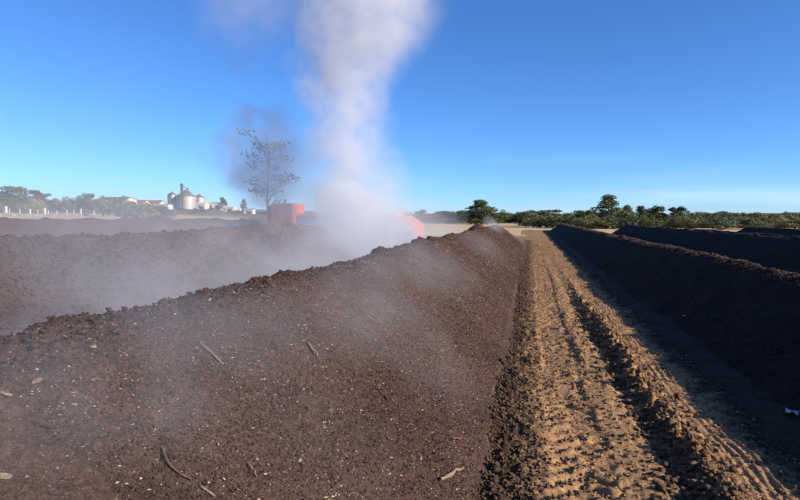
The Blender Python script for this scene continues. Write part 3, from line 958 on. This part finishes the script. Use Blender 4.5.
# ================================================================== grain silos and sheds on the left
M_GALV = simple_mat('galvanised_steel', (0.52, 0.48, 0.41), 0.5, 0.12, 0.6, 0.3)
M_GALV_DK = simple_mat('weathered_steel', (0.25, 0.225, 0.19), 0.6, 0.15, 0.6, 0.3)
M_WHITE = simple_mat('white_render', (0.74, 0.71, 0.64), 0.8, 0.08, 0.4)
M_CREAM = simple_mat('cream_render', (0.66, 0.58, 0.42), 0.8, 0.08, 0.4)
M_TILE = simple_mat('red_tile', (0.30, 0.13, 0.08), 0.85, 0.2, 0.8)
M_DKROOF = simple_mat('dark_sheet_roof', (0.13, 0.12, 0.11), 0.7, 0.2, 0.8)
M_OPEN = simple_mat('dark_opening', (0.03, 0.03, 0.03), 0.8, 0.1, 1)


def silo(px, depth, r_m, base_py, eave_py, top_py, label):
    x, y = at_depth(px, depth); z0 = float(terrain(x, y)) - 0.3
    he, ht = z_at(eave_py, depth) - z0, z_at(top_py, depth) - z0
    t = empty('grain_silo', (x, y, z0))
    prof = [(r_m, 0)]
    nr_ = 9
    for q in range(nr_):                       # corrugated rings
        za, zb = he * q / nr_, he * (q + 1) / nr_
        prof += [(r_m, za + 0.05), (r_m, zb - 0.18), (r_m * 1.018, zb - 0.12), (r_m * 1.018, zb - 0.02)]
    MB().lathe(prof, n=36).build('wall', M_GALV, t)
    roof = MB().lathe([(r_m * 1.04, he - 0.15), (r_m * 1.04, he + 0.02), (r_m * 0.5, he + (ht - he) * 0.52), (r_m * 0.12, ht - 0.3), (r_m * 0.12, ht), (0.02, ht + 0.05)], n=36).build('roof', M_GALV_DK, t)
    for q in range(8):
        a_ = q * math.pi / 4
        MB().tube([(r_m * 1.03 * math.cos(a_), r_m * 1.03 * math.sin(a_), he + 0.08), (r_m * 0.14 * math.cos(a_), r_m * 0.14 * math.sin(a_), ht - 0.2)], 0.07, 4).build('roof_rib', M_GALV, roof)
    a_ = -2.2
    MB().box(r_m * 1.0, r_m * 1.05, -0.5, 0.5, 0.3, 2.3).build('door', M_OPEN, t).rotation_euler.z = a_
    lad = MB()
    for s_ in (-.25, .25): lad.tube([(r_m + 0.18, s_, 0.3), (r_m + 0.18, s_, he)], 0.05, 4)
    for q in range(int(he / 0.6)): lad.tube([(r_m + 0.18, -.25, 0.5 + q * .6), (r_m + 0.18, .25, 0.5 + q * .6)], 0.04, 4)
    lad.build('ladder', M_GALV_DK, t).rotation_euler.z = -1.2
    tag(t, label, 'silo', 'grain silos on the left')
    return t


SD = 430
silo(172.5, SD, 3.2, 208, 194.8, 191.6, 'narrow grain silo, leftmost of the group')
silo(186.5, SD, 7.0, 208, 196.5, 189.8, 'widest grain silo, in the middle of the group')
silo(199.5, SD + 22, 4.4, 208, 197.5, 194.0, 'lower grain silo half hidden right of the widest one')

x, y = at_depth(182.3, SD - 9); z0 = float(terrain(x, y)) - 0.2
zt = z_at(184.2, SD) - z0
t = empty('elevator_tower', (x, y, z0), 0.3)
for sx in (-.7, .7):
    for sy in (-.7, .7): MB().box(sx - .1, sx + .1, sy - .1, sy + .1, 0, zt - 1.6).build('leg', M_GALV_DK, t)
br = MB()
nb = 8
for q in range(nb):
    za, zb = (zt - 1.6) * q / nb, (zt - 1.6) * (q + 1) / nb
    for sy in (-.7, .7): br.tube([(-.7, sy, za), (.7, sy, zb)], 0.06, 4)
    for sx in (-.7, .7): br.tube([(sx, .7, za), (sx, -.7, zb)], 0.06, 4)
br.build('bracing', M_GALV_DK, t)
MB().box(-.45, .45, -.45, .45, 0.2, zt - 1.4).build('elevator_leg', M_GALV_DK, t)
MB().box(-1.0, 1.0, -.9, .9, zt - 1.4, zt, .2).build('head_house', M_GALV_DK, t)
MB().tube([(0.5, 0, zt - 1.2), (4.2, 6, zt - 6.0)], 0.25, 6).build('spout', M_GALV_DK, t)
tag(t, 'slender grain elevator tower standing over the widest silo', 'tower')
x, y = at_depth(188.3, SD + 2); z0 = float(terrain(x, y)) - 0.2
t = empty('conveyor_mast', (x, y, z0))
zt = z_at(188.0, SD) - z0
MB().box(-.3, .3, -.3, .3, 0, zt - 0.6).build('post', M_GALV_DK, t)
MB().box(-.8, .8, -.5, .5, zt - 0.6, zt).build('head', M_GALV_DK, t)
tag(t, 'short mast on top of the widest silo, right of the tower', 'mast')


def shed(name, px0, px1, depth, base_py, eave_py, ridge_py, dm, wall, roofm, label, cat='shed', doors=2, windows=3, rz=None):
    xa, ya = at_depth(px0, depth); xb, yb = at_depth(px1, depth)
    L = math.hypot(xb - xa, yb - ya)
    mx, my = (xa + xb) / 2, (ya + yb) / 2
    z0 = min(float(terrain(xa, ya)), float(terrain(xb, yb)), z_at(base_py, depth)) - 0.3
    he, hr = z_at(eave_py, depth) - z0, z_at(ridge_py, depth) - z0
    t = empty(name, (mx, my, z0), math.atan2(yb - ya, xb - xa))
    w = MB(); X0, X1 = -L / 2, L / 2
    w.add([(X0, 0, 0), (X1, 0, 0), (X1, dm, 0), (X0, dm, 0), (X0, 0, he), (X1, 0, he), (X1, dm, he), (X0, dm, he), (X0, dm / 2, hr - .05), (X1, dm / 2, hr - .05)],
          [(0, 1, 5, 4), (2, 3, 7, 6), (1, 2, 6, 9, 5), (3, 0, 4, 8, 7)])
    w.build('wall', wall, t)
    e = 0.4
    for sgn, nm in ((0, 'roof'), (1, 'roof')):
        y0_, y1_ = (-e, dm / 2) if sgn == 0 else (dm + e, dm / 2)
        zl = he - (hr - he) * e / (dm / 2)
        vs = [(X0 - e, y0_, zl), (X1 + e, y0_, zl), (X1 + e, y1_, hr), (X0 - e, y1_, hr)]
        vs += [(a_, b_, c_ + 0.12) for a_, b_, c_ in vs]
        MB().add(vs, [(3, 2, 1, 0), (4, 5, 6, 7), (0, 1, 5, 4), (1, 2, 6, 5), (2, 3, 7, 6), (3, 0, 4, 7)]).build('roof', roofm, t)
    for q in range(doors):
        c = X0 + L * (q + 0.5) / doors + L * 0.1
        MB().box(c - 1.3, c + 1.3, -0.06, -0.01, 0.0, min(he * 0.7, 3.0)).build('door', M_OPEN, t)
    for q in range(windows):
        c = X0 + L * (q + 0.3) / windows
        MB().box(c - .6, c + .6, -0.06, -0.01, he * .45, he * .75).build('window', M_OPEN, t)
    tag(t, label, cat)
    return t


shed('long_shed', 98, 126, 330, 203, 199.4, 196.8, 14, M_CREAM, M_DKROOF, 'long low shed with a dark roof on the hillside left of the silos', doors=4, windows=0)
shed('tiled_house', 129, 144, 370, 206, 202.6, 200.0, 9, M_CREAM, M_TILE, 'red-roofed house left of the long white wall by the silos', 'house')
shed('tiled_house', 145, 160, 385, 206, 203.0, 200.2, 9, M_CREAM, M_TILE, 'red-roofed house nearer the silos', 'house')
shed('white_shed', 148, 168, 345, 208, 205.2, 204.2, 8, M_WHITE, M_GALV, 'long low white shed just left of the narrow silo', doors=3, windows=2)
shed('white_shed', 197, 205, 400, 210, 203.8, 202.2, 10, M_CREAM, M_WHITE, 'cream shed at the right foot of the silos', doors=1, windows=1)
shed('white_shed', 204, 220, 420, 209.5, 203.6, 202.0, 12, M_WHITE, M_WHITE, 'large white shed right of the silos', doors=2, windows=3)
shed('cream_shed', 223, 234, 360, 211.5, 207.4, 206.0, 10, M_CREAM, M_WHITE, 'cream shed with pale roof right of the large white shed', doors=1, windows=2)
shed('white_hut', 236, 240, 350, 212.5, 209.6, 208.4, 4, M_WHITE, M_WHITE, 'tiny white hut right of the cream shed', 'hut', 1, 0)
shed('white_hut', 244, 253, 350, 213, 209.8, 208.4, 6, M_WHITE, M_GALV, 'low white hut nearest the orange turner', 'hut', 1, 1)

# ================================================================== fence on the left
M_POST = simple_mat('whitewashed_post', (0.72, 0.66, 0.54), 0.85, 0.12, 5)
M_WIRE = simple_mat('fence_wire', (0.30, 0.29, 0.27), 0.5, 0.1, 5, 0.6)
x0, y0 = at_depth(6.2, 108)
fence = empty('post_and_wire_fence', (x0, y0, 0))
posts = [(-14, 100, 1.55, .16), (6.2, 108, 1.60, .17), (9.7, 110, 1.2, .07), (20, 114, 1.2, .07), (30.3, 118, 1.35, .12), (38, 121, 1.2, .07), (45, 124, 1.60, .17), (48.5, 126, 1.2, .08), (57, 130, 1.2, .07),
         (67, 136, 1.25, .10), (74, 141, 1.2, .07), (81, 146, 1.50, .16), (94, 158, 1.3, .10), (108, 174, 1.5, .17), (118, 188, 1.45, .14), (126, 201, 1.3, .10), (134, 216, 1.6, .18), (145, 240, 1.6, .18), (156, 268, 1.6, .16), (168, 300, 1.6, .16)]
tops = []
for px, dp, h, w in posts:
    x, y = at_depth(px, dp); z = float(terrain(x, y)) + (0.25 if dp < 150 else 0.1)
    o = MB().box(-w, w, -w, w, -0.6, h, 0.03).build('post', M_POST, fence)
    o.location = (x - x0, y - y0, z); tops.append(Vector((x - x0, y - y0, z)))
for hh in (0.35, 0.75, 1.1):
    MB().tube([p_ + Vector((0, 0, hh)) for p_ in tops], 0.012, 4).build('wire', M_WIRE, fence)
tag(fence, 'whitewashed post and wire fence at the foot of the left hillside', 'fence')

# strip of dry grass along the fence
M_STRAW = veg_ground_mat('dry_grass', (0.30, 0.22, 0.11), (0.50, 0.40, 0.22), 0.8)
gg = np.random.default_rng(77); vs = []
seg = [np.array(at_depth(px, dp)) for px, dp, *_ in posts]
n = 9000
k = gg.integers(0, len(seg) - 1, n); tt = gg.random(n)[:, None]
xy = np.array(seg)[k] * (1 - tt) + np.array(seg)[k + 1] * tt
rad_dir = xy / np.linalg.norm(xy, axis=1, keepdims=True)
xy = xy + rad_dir * (gg.random((n, 1)) * 7 - 3.0)
z = terrain(xy[:, 0], xy[:, 1]) - 0.02
hh = 0.25 + 0.45 * gg.random(n); aa = gg.random(n) * 6.28; wv = np.stack([np.cos(aa), np.sin(aa), 0 * aa], -1) * 0.10
B0 = np.stack([xy[:, 0], xy[:, 1], z], -1)
lean = np.stack([0.15 * gg.normal(size=n), 0.15 * gg.normal(size=n), hh], -1)
Vg = np.stack([B0 - wv, B0 + wv, B0 + lean], 1).reshape(-1, 3)
grass = link('dry_grass', mesh_np('dry_grass', Vg, np.arange(len(Vg)).reshape(-1, 3)), M_STRAW)
tag(grass, 'strip of dry yellow grass along the foot of the left-hand fence', 'grass', kind='stuff')

# ================================================================== the windrow turner
M_ORANGE = simple_mat('orange_paint', (0.72, 0.125, 0.028), 0.45, 0.12, 1.5)
M_DKSTEEL = simple_mat('dark_steel', (0.035, 0.035, 0.038), 0.55, 0.2, 3)
M_RUBBER = simple_mat('black_rubber', (0.02, 0.02, 0.02), 0.8, 0.2, 6)
M_GLASS, _, n_, l_, p_ = new_mat('cab_glass')
p_.inputs['Base Color'].default_value = (0.05, 0.07, 0.08, 1); p_.inputs['Roughness'].default_value = 0.08
M_LAMP = simple_mat('lamp_lens', (0.75, 0.74, 0.70), 0.25, 0.03, 3)

tx, ty_ = at_depth(349, 31)
turner = empty('windrow_turner', (tx, ty_, 0))
# side pods with drive wheels, joined by a portal over the pile
for sg in (-1, 1):
    xc = sg * 3.2
    hw = 0.60 if sg < 0 else 0.50
    MB().box(xc - hw, xc + hw, -1.35, 0.35 if sg < 0 else 1.75, 0.75, 3.0 if sg < 0 else 1.95, .04).build('side_housing', M_ORANGE, turner)
    if sg > 0:   # sloping hood on the right-hand side
        MB().add([(xc - .46, -1.30, 1.96), (xc + .46, -1.30, 1.96), (xc + .46, 1.6, 1.96), (xc - .46, 1.6, 1.96), (xc - .44, -.6, 2.36), (xc - .08, -.6, 2.36), (xc - .08, 1.4, 2.36), (xc - .44, 1.4, 2.36)],
                 [(3, 2, 1, 0), (4, 5, 6, 7), (0, 1, 5, 4), (1, 2, 6, 5), (2, 3, 7, 6), (3, 0, 4, 7)]).build('hood', M_ORANGE, turner)
        MB().box(xc + .15, xc + .42, -1.40, -1.352, 1.66, 1.84, .015).build('headlight', M_LAMP, turner)
    for yy in (-1.0, 1.25):
        wh = empty('wheel', (0, 0, 0)); wh.parent = turner; wh.location = (xc, yy, .55)
        ty = MB().lathe([(.30, -.22), (.50, -.24), (.55, -.16), (.55, .16), (.50, .24), (.30, .22)], n=28).build('tyre', M_RUBBER, wh)
        rm = MB().lathe([(.05, -.12), (.30, -.16), (.31, .16), (.05, .12)], n=20).build('rim', M_ORANGE, wh)
        for o in (ty, rm): o.rotation_euler = (0, R(90), 0)
    MB().box(xc - .40, xc + .40, -1.2, 1.5, .60, .75).build('axle_frame', M_DKSTEEL, turner)
    for q in range(4):
        MB().box(xc - .45, xc + .45, -1.375, -1.352, 1.0 + q * .16, 1.08 + q * .16).build('grille_slat', M_DKSTEEL, turner)
MB().box(-2.59, 2.69, -.75, 1.25, 2.20, 2.50, .06).build('portal_beam', M_ORANGE, turner)
MB().box(-2.58, 2.68, -.9, -.78, 1.95, 2.35).build('rubber_curtain', M_RUBBER, turner)
drum = MB().tube([(-2.3, .2, .62), (2.5, .2, .62)], .22, 14).build('drum', M_DKSTEEL, turner)
for q in range(24):
    a_ = q * 0.9; xx = -2.2 + q * .2
    fl = MB().box(-.05, .05, -.03, .03, .2, .46).build('flail', M_DKSTEEL, drum)
    fl.location = (xx, .2, .62); fl.rotation_euler = (a_, 0, 0)
MB().box(-.35, 1.15, -.95, .55, 2.51, 2.62, .02).build('cab_floor', M_DKSTEEL, turner)
for xx in (-.30, 1.10):
    for yy in (-.9, .46): MB().box(xx - .04, xx + .04, yy - .04, yy + .04, 2.62, 3.25).build('cab_post', M_DKSTEEL, turner)
MB().box(-.25, 1.05, -.90, -.88, 2.64, 3.23).build('windscreen', M_GLASS, turner)
for xx in (-.30, 1.10): MB().box(xx - .01, xx + .01, -.84, .40, 2.64, 3.23).build('side_window', M_GLASS, turner)
MB().box(-.45, 1.25, -1.02, .62, 3.25, 3.37, .03).build('cab_roof', M_ORANGE, turner)
MB().tube([(-4.05, 1.0, 2.0), (-4.05, 1.0, 3.1), (-4.05, 1.15, 3.25)], .07, 10).build('exhaust_stack', M_DKSTEEL, turner)
MB().box(-4.12, -3.81, -1.1, .2, 1.5, 2.90, .05).build('cooler', M_DKSTEEL, turner)
tag(turner, 'orange self-propelled windrow turner straddling the pile inside the steam', 'machine')

# ================================================================== steam
def steam_domain(name, me, dens_fn, color, aniso, label, step=1.0):
    m = bpy.data.materials.new(name); m.use_nodes = True
    nt = m.node_tree; n, l = nt.nodes, nt.links; n.clear()
    out = n.new('ShaderNodeOutputMaterial'); pv = n.new('ShaderNodeVolumePrincipled')
    pv.inputs['Color'].default_value = (*color, 1); pv.inputs['Anisotropy'].default_value = aniso
    geo = n.new('ShaderNodeNewGeometry')
    l.new(dens_fn(n, l, geo.outputs['Position']), pv.inputs['Density'])
    l.new(pv.outputs['Volume'], out.inputs['Volume'])
    m.cycles.volume_step_rate = step
    o = link(name, me, m)
    tag(o, label, 'steam', kind='stuff')
    return o


def xyz(n, l, P):
    s = n.new('ShaderNodeSeparateXYZ'); l.new(P, s.inputs[0]); return s.outputs


def column(name, prof, D, soft, nscale, namp, color, aniso, label, thr=0.0, step=1.0, stretch=0.6, grow=1.35):
    """a rising puff: prof = [(z, cx, cy, r)]; density falls from the axis outwards, broken by noise"""
    z0, z1 = prof[0][0], prof[-1][0]
    cxs = [p_[1] for p_ in prof]; cys = [p_[2] for p_ in prof]; rs = [p_[3] for p_ in prof]
    def span(v): return min(v), max(max(v) - min(v), 1e-3)
    (xa, xr), (ya, yr), (ra, rr) = span(cxs), span(cys), span(rs)
    rings = [[(p_[1] + p_[3] * grow * math.cos(2 * math.pi * j / 20), p_[2] + p_[3] * grow * math.sin(2 * math.pi * j / 20), p_[0]) for j in range(20)] for p_ in prof]
    me = MB().loft(rings).mesh(name, True)

    def dens(n, l, P):
        nz = noise_node(n, l, P, nscale, 5, 0.66)
        warp = n.new('ShaderNodeVectorMath'); warp.operation = 'MULTIPLY_ADD'
        sub = n.new('ShaderNodeVectorMath'); sub.operation = 'SUBTRACT'; l.new(nz.outputs['Color'], sub.inputs[0]); sub.inputs[1].default_value = (.5, .5, .5)
        l.new(sub.outputs[0], warp.inputs[0]); warp.inputs[1].default_value = (namp, namp, namp * stretch); l.new(P, warp.inputs[2])
        X, Y, Z = xyz(n, l, warp.outputs[0])
        t = maprange(n, l, Z, z0, z1, smooth=False)
        r = n.new('ShaderNodeValToRGB'); l.new(t, r.inputs['Fac'])
        while len(r.color_ramp.elements) < len(prof): r.color_ramp.elements.new(0.5)
        for e, p_ in zip(r.color_ramp.elements, prof):
            e.position = (p_[0] - z0) / (z1 - z0); e.color = ((p_[1] - xa) / xr, (p_[2] - ya) / yr, (p_[3] - ra) / rr, 1)
        sc = n.new('ShaderNodeSeparateColor'); l.new(r.outputs['Color'], sc.inputs['Color'])
        cx = math_node(n, l, 'ADD', math_node(n, l, 'MULTIPLY', sc.outputs['Red'], xr), xa)
        cy_ = math_node(n, l, 'ADD', math_node(n, l, 'MULTIPLY', sc.outputs['Green'], yr), ya)
        rd = math_node(n, l, 'ADD', math_node(n, l, 'MULTIPLY', sc.outputs['Blue'], rr), ra)
        dx = math_node(n, l, 'SUBTRACT', X, cx); dy = math_node(n, l, 'SUBTRACT', Y, cy_)
        d = math_node(n, l, 'SQRT', math_node(n, l, 'ADD', math_node(n, l, 'MULTIPLY', dx, dx), math_node(n, l, 'MULTIPLY', dy, dy)))
        d = math_node(n, l, 'DIVIDE', d, rd)
        body = maprange(n, l, d, 1.0, 1.0 - soft)
        grain = maprange(n, l, nz.outputs['Fac'], 0.34, 0.66, 0.2, 1.5)
        ends = math_node(n, l, 'MULTIPLY', maprange(n, l, t, 0.0, 0.05), maprange(n, l, t, 1.0, 0.93))
        return math_node(n, l, 'MULTIPLY', math_node(n, l, 'MULTIPLY', body, grain), math_node(n, l, 'MULTIPLY', ends, D))
    return steam_domain(name, me, dens, color, aniso, label, step)


def P3(px, py, depth):
    x, y = at_depth(px, depth); return z_at(py, depth), x, y


PD = 27.5
def prof_px(rows_, depth, k=FPX):
    out = []
    for px, py, w, *dd in rows_:
        d_ = depth + (dd[0] if dd else 0)
        z, x, y = P3(px, py, d_); out.append((z, x, y, w * d_ / k))
    return sorted(out)


STEAM_COL = (0.905, 0.915, 0.935)
column('steam_plume', prof_px([(368, 250, 70), (362, 225, 74), (353, 195, 64), (348, 160, 54), (347, 115, 54), (346, 85, 58), (351, 60, 70), (364, 35, 86), (368, 5, 90), (362, -25, 84), (372, -60, 96)], PD),
       0.80, 0.98, 0.75, 3.6, STEAM_COL, 0.1, 'tall white steam plume rising from the turned compost', step=1.0)
column('steam_cloud', prof_px([(360, 256, 62), (358, 240, 72), (355, 222, 72), (352, 203, 52), (350, 180, 22)], PD - 1.5),
       1.1, 0.98, 0.8, 2.0, STEAM_COL, 0.1, 'dense steam cloud at the foot of the plume hiding the machine')
column('smoke_puff', prof_px([(296, 222, 22), (288, 205, 40), (272, 185, 64), (262, 162, 72), (262, 135, 60), (266, 100, 24)], 28.6),
       0.72, 0.98, 0.50, 3.8, (0.66, 0.73, 0.83), 0.1, 'grey smoke puff left of the tall plume, above the orange housing', grow=1.5)
column('steam_wisp', prof_px([(240, 80, 14), (245, 45, 50), (252, 0, 66), (258, -50, 70)], PD + 4),
       0.11, 0.9, 0.5, 1.8, STEAM_COL, 0.1, 'faint steam wisp left of the plume at the top of the picture')
column('steam_wisp', prof_px([(398, 232, 16), (400, 200, 24), (397, 170, 22), (392, 145, 14)], PD - 1),
       0.28, 0.9, 0.8, 1.2, STEAM_COL, 0.1, 'thin steam wisp right of the plume over the right-hand orange hood')


def bank_density(n, l, P):
    X, Y, Z = xyz(n, l, P)
    nz = noise_node(n, l, P, 0.45, 4, 0.62)
    base = maprange(n, l, Z, 0.9, 3.3, 1.0, 0.0)
    valley = maprange(n, l, math_node(n, l, 'ABSOLUTE', math_node(n, l, 'ADD', X, 5.8)), 3.2, 0.8, 0.16, 1.0)
    grow = maprange(n, l, Y, 4, 22, 0.42, 0.95, smooth=False)
    g_ = maprange(n, l, nz.outputs['Fac'], 0.40, 0.64, 0.03, 1.7)
    a_ = math_node(n, l, 'MULTIPLY', math_node(n, l, 'MULTIPLY', base, valley), math_node(n, l, 'MULTIPLY', grow, g_))
    thin = math_node(n, l, 'MULTIPLY', maprange(n, l, Z, 2.2, 4.8, 0.016, 0.0), g_)
    return math_node(n, l, 'ADD', math_node(n, l, 'MULTIPLY', a_, 0.19), thin)


steam_domain('steam_bank', MB().box(-27, -3.0, 2.0, 30, 0.25, 4.9).mesh('steam_bank'), bank_density, STEAM_COL, 0.1, 'low bank of steam drifting between the left-hand windrows', 0.5)

# wisps that cling to the sunlit face and crest of the foreground windrow
M_WISP = bpy.data.materials.new('steam_wisp'); M_WISP.use_nodes = True
n, l = M_WISP.node_tree.nodes, M_WISP.node_tree.links; n.clear()
out = n.new('ShaderNodeOutputMaterial'); pv = n.new('ShaderNodeVolumePrincipled')
pv.inputs['Color'].default_value = (*STEAM_COL, 1); pv.inputs['Anisotropy'].default_value = 0.1
tc = n.new('ShaderNodeTexCoord'); geo = n.new('ShaderNodeNewGeometry'); oi = n.new('ShaderNodeObjectInfo')
ln = n.new('ShaderNodeVectorMath'); ln.operation = 'LENGTH'; l.new(tc.outputs['Object'], ln.inputs[0])
nz = noise_node(n, l, geo.outputs['Position'], 1.3, 3, 0.6)
body = maprange(n, l, math_node(n, l, 'ADD', ln.outputs['Value'], math_node(n, l, 'MULTIPLY', math_node(n, l, 'SUBTRACT', nz.outputs['Fac'], 0.5), 1.2)), 0.92, 0.05)
edge_ = maprange(n, l, ln.outputs['Value'], 0.98, 0.7)
l.new(math_node(n, l, 'MULTIPLY', math_node(n, l, 'MULTIPLY', body, edge_), oi.outputs['Alpha']), pv.inputs['Density'])
l.new(pv.outputs['Volume'], out.inputs['Volume'])
M_WISP.cycles.volume_step_rate = 1.0
import bmesh
bm = bmesh.new(); bmesh.ops.create_icosphere(bm, subdivisions=3, radius=1)
wisp_me = bpy.data.meshes.new('steam_wisp'); bm.to_mesh(wisp_me); bm.free(); wisp_me.materials.append(M_WISP)
SLOPE = math.atan(0.75)
for px, py, across, along, thick, dens, lab in [
        (30, 400, 0.55, 1.1, 0.30, 0.9, 'steam wisp at the left edge of the foreground windrow'),
        (120, 360, 0.6, 1.3, 0.28, 0.8, 'steam wisp under the left part of the foreground crest'),
        (60, 470, 0.5, 0.9, 0.25, 0.6, 'steam wisp in the bottom left corner'),
        (215, 335, 0.6, 1.6, 0.30, 0.9, 'steam wisp beside the long pale splinter'),
        (300, 420, 0.8, 1.2, 0.25, 0.45, 'thin steam wisp low on the middle of the foreground windrow'),
        (330, 325, 0.7, 1.8, 0.32, 0.65, 'steam wisp high on the middle of the foreground windrow'),
        (400, 330, 0.7, 1.8, 0.30, 0.6, 'steam wisp right of the middle of the foreground windrow'),
        (430, 375, 0.6, 1.3, 0.25, 0.55, 'steam wisp low on the right of the foreground windrow'),
        (360, 290, 0.8, 2.4, 0.34, 0.5, 'steam wisp below the crest in front of the plume'),
        (440, 275, 0.9, 3.2, 0.35, 0.4, 'steam wisp on the far face of the foreground windrow'),
        (480, 250, 1.1, 5.0, 0.40, 0.22, 'steam wisp near the far end of the foreground windrow'),
        (400, 262, 0.9, 3.5, 0.40, 0.45, 'steam wisp hugging the crest right of the plume'),
        (491, 228, 0.8, 3.0, 0.60, 0.55, 'bluish steam wisp curling over the far end of the foreground crest')]:
    P_ = on_surface(px, py)
    if P_ is None: continue
    o = link('steam_wisp', wisp_me)
    o.location = P_ + Vector((math.sin(SLOPE), 0, math.cos(SLOPE))) * thick * 0.35
    o.rotation_euler = (0, SLOPE, 0); o.scale = (across * 1.35, along * 1.35, thick); o.color = (1, 1, 1, dens * 0.24)
    tag(o, lab, 'steam', kind='stuff')
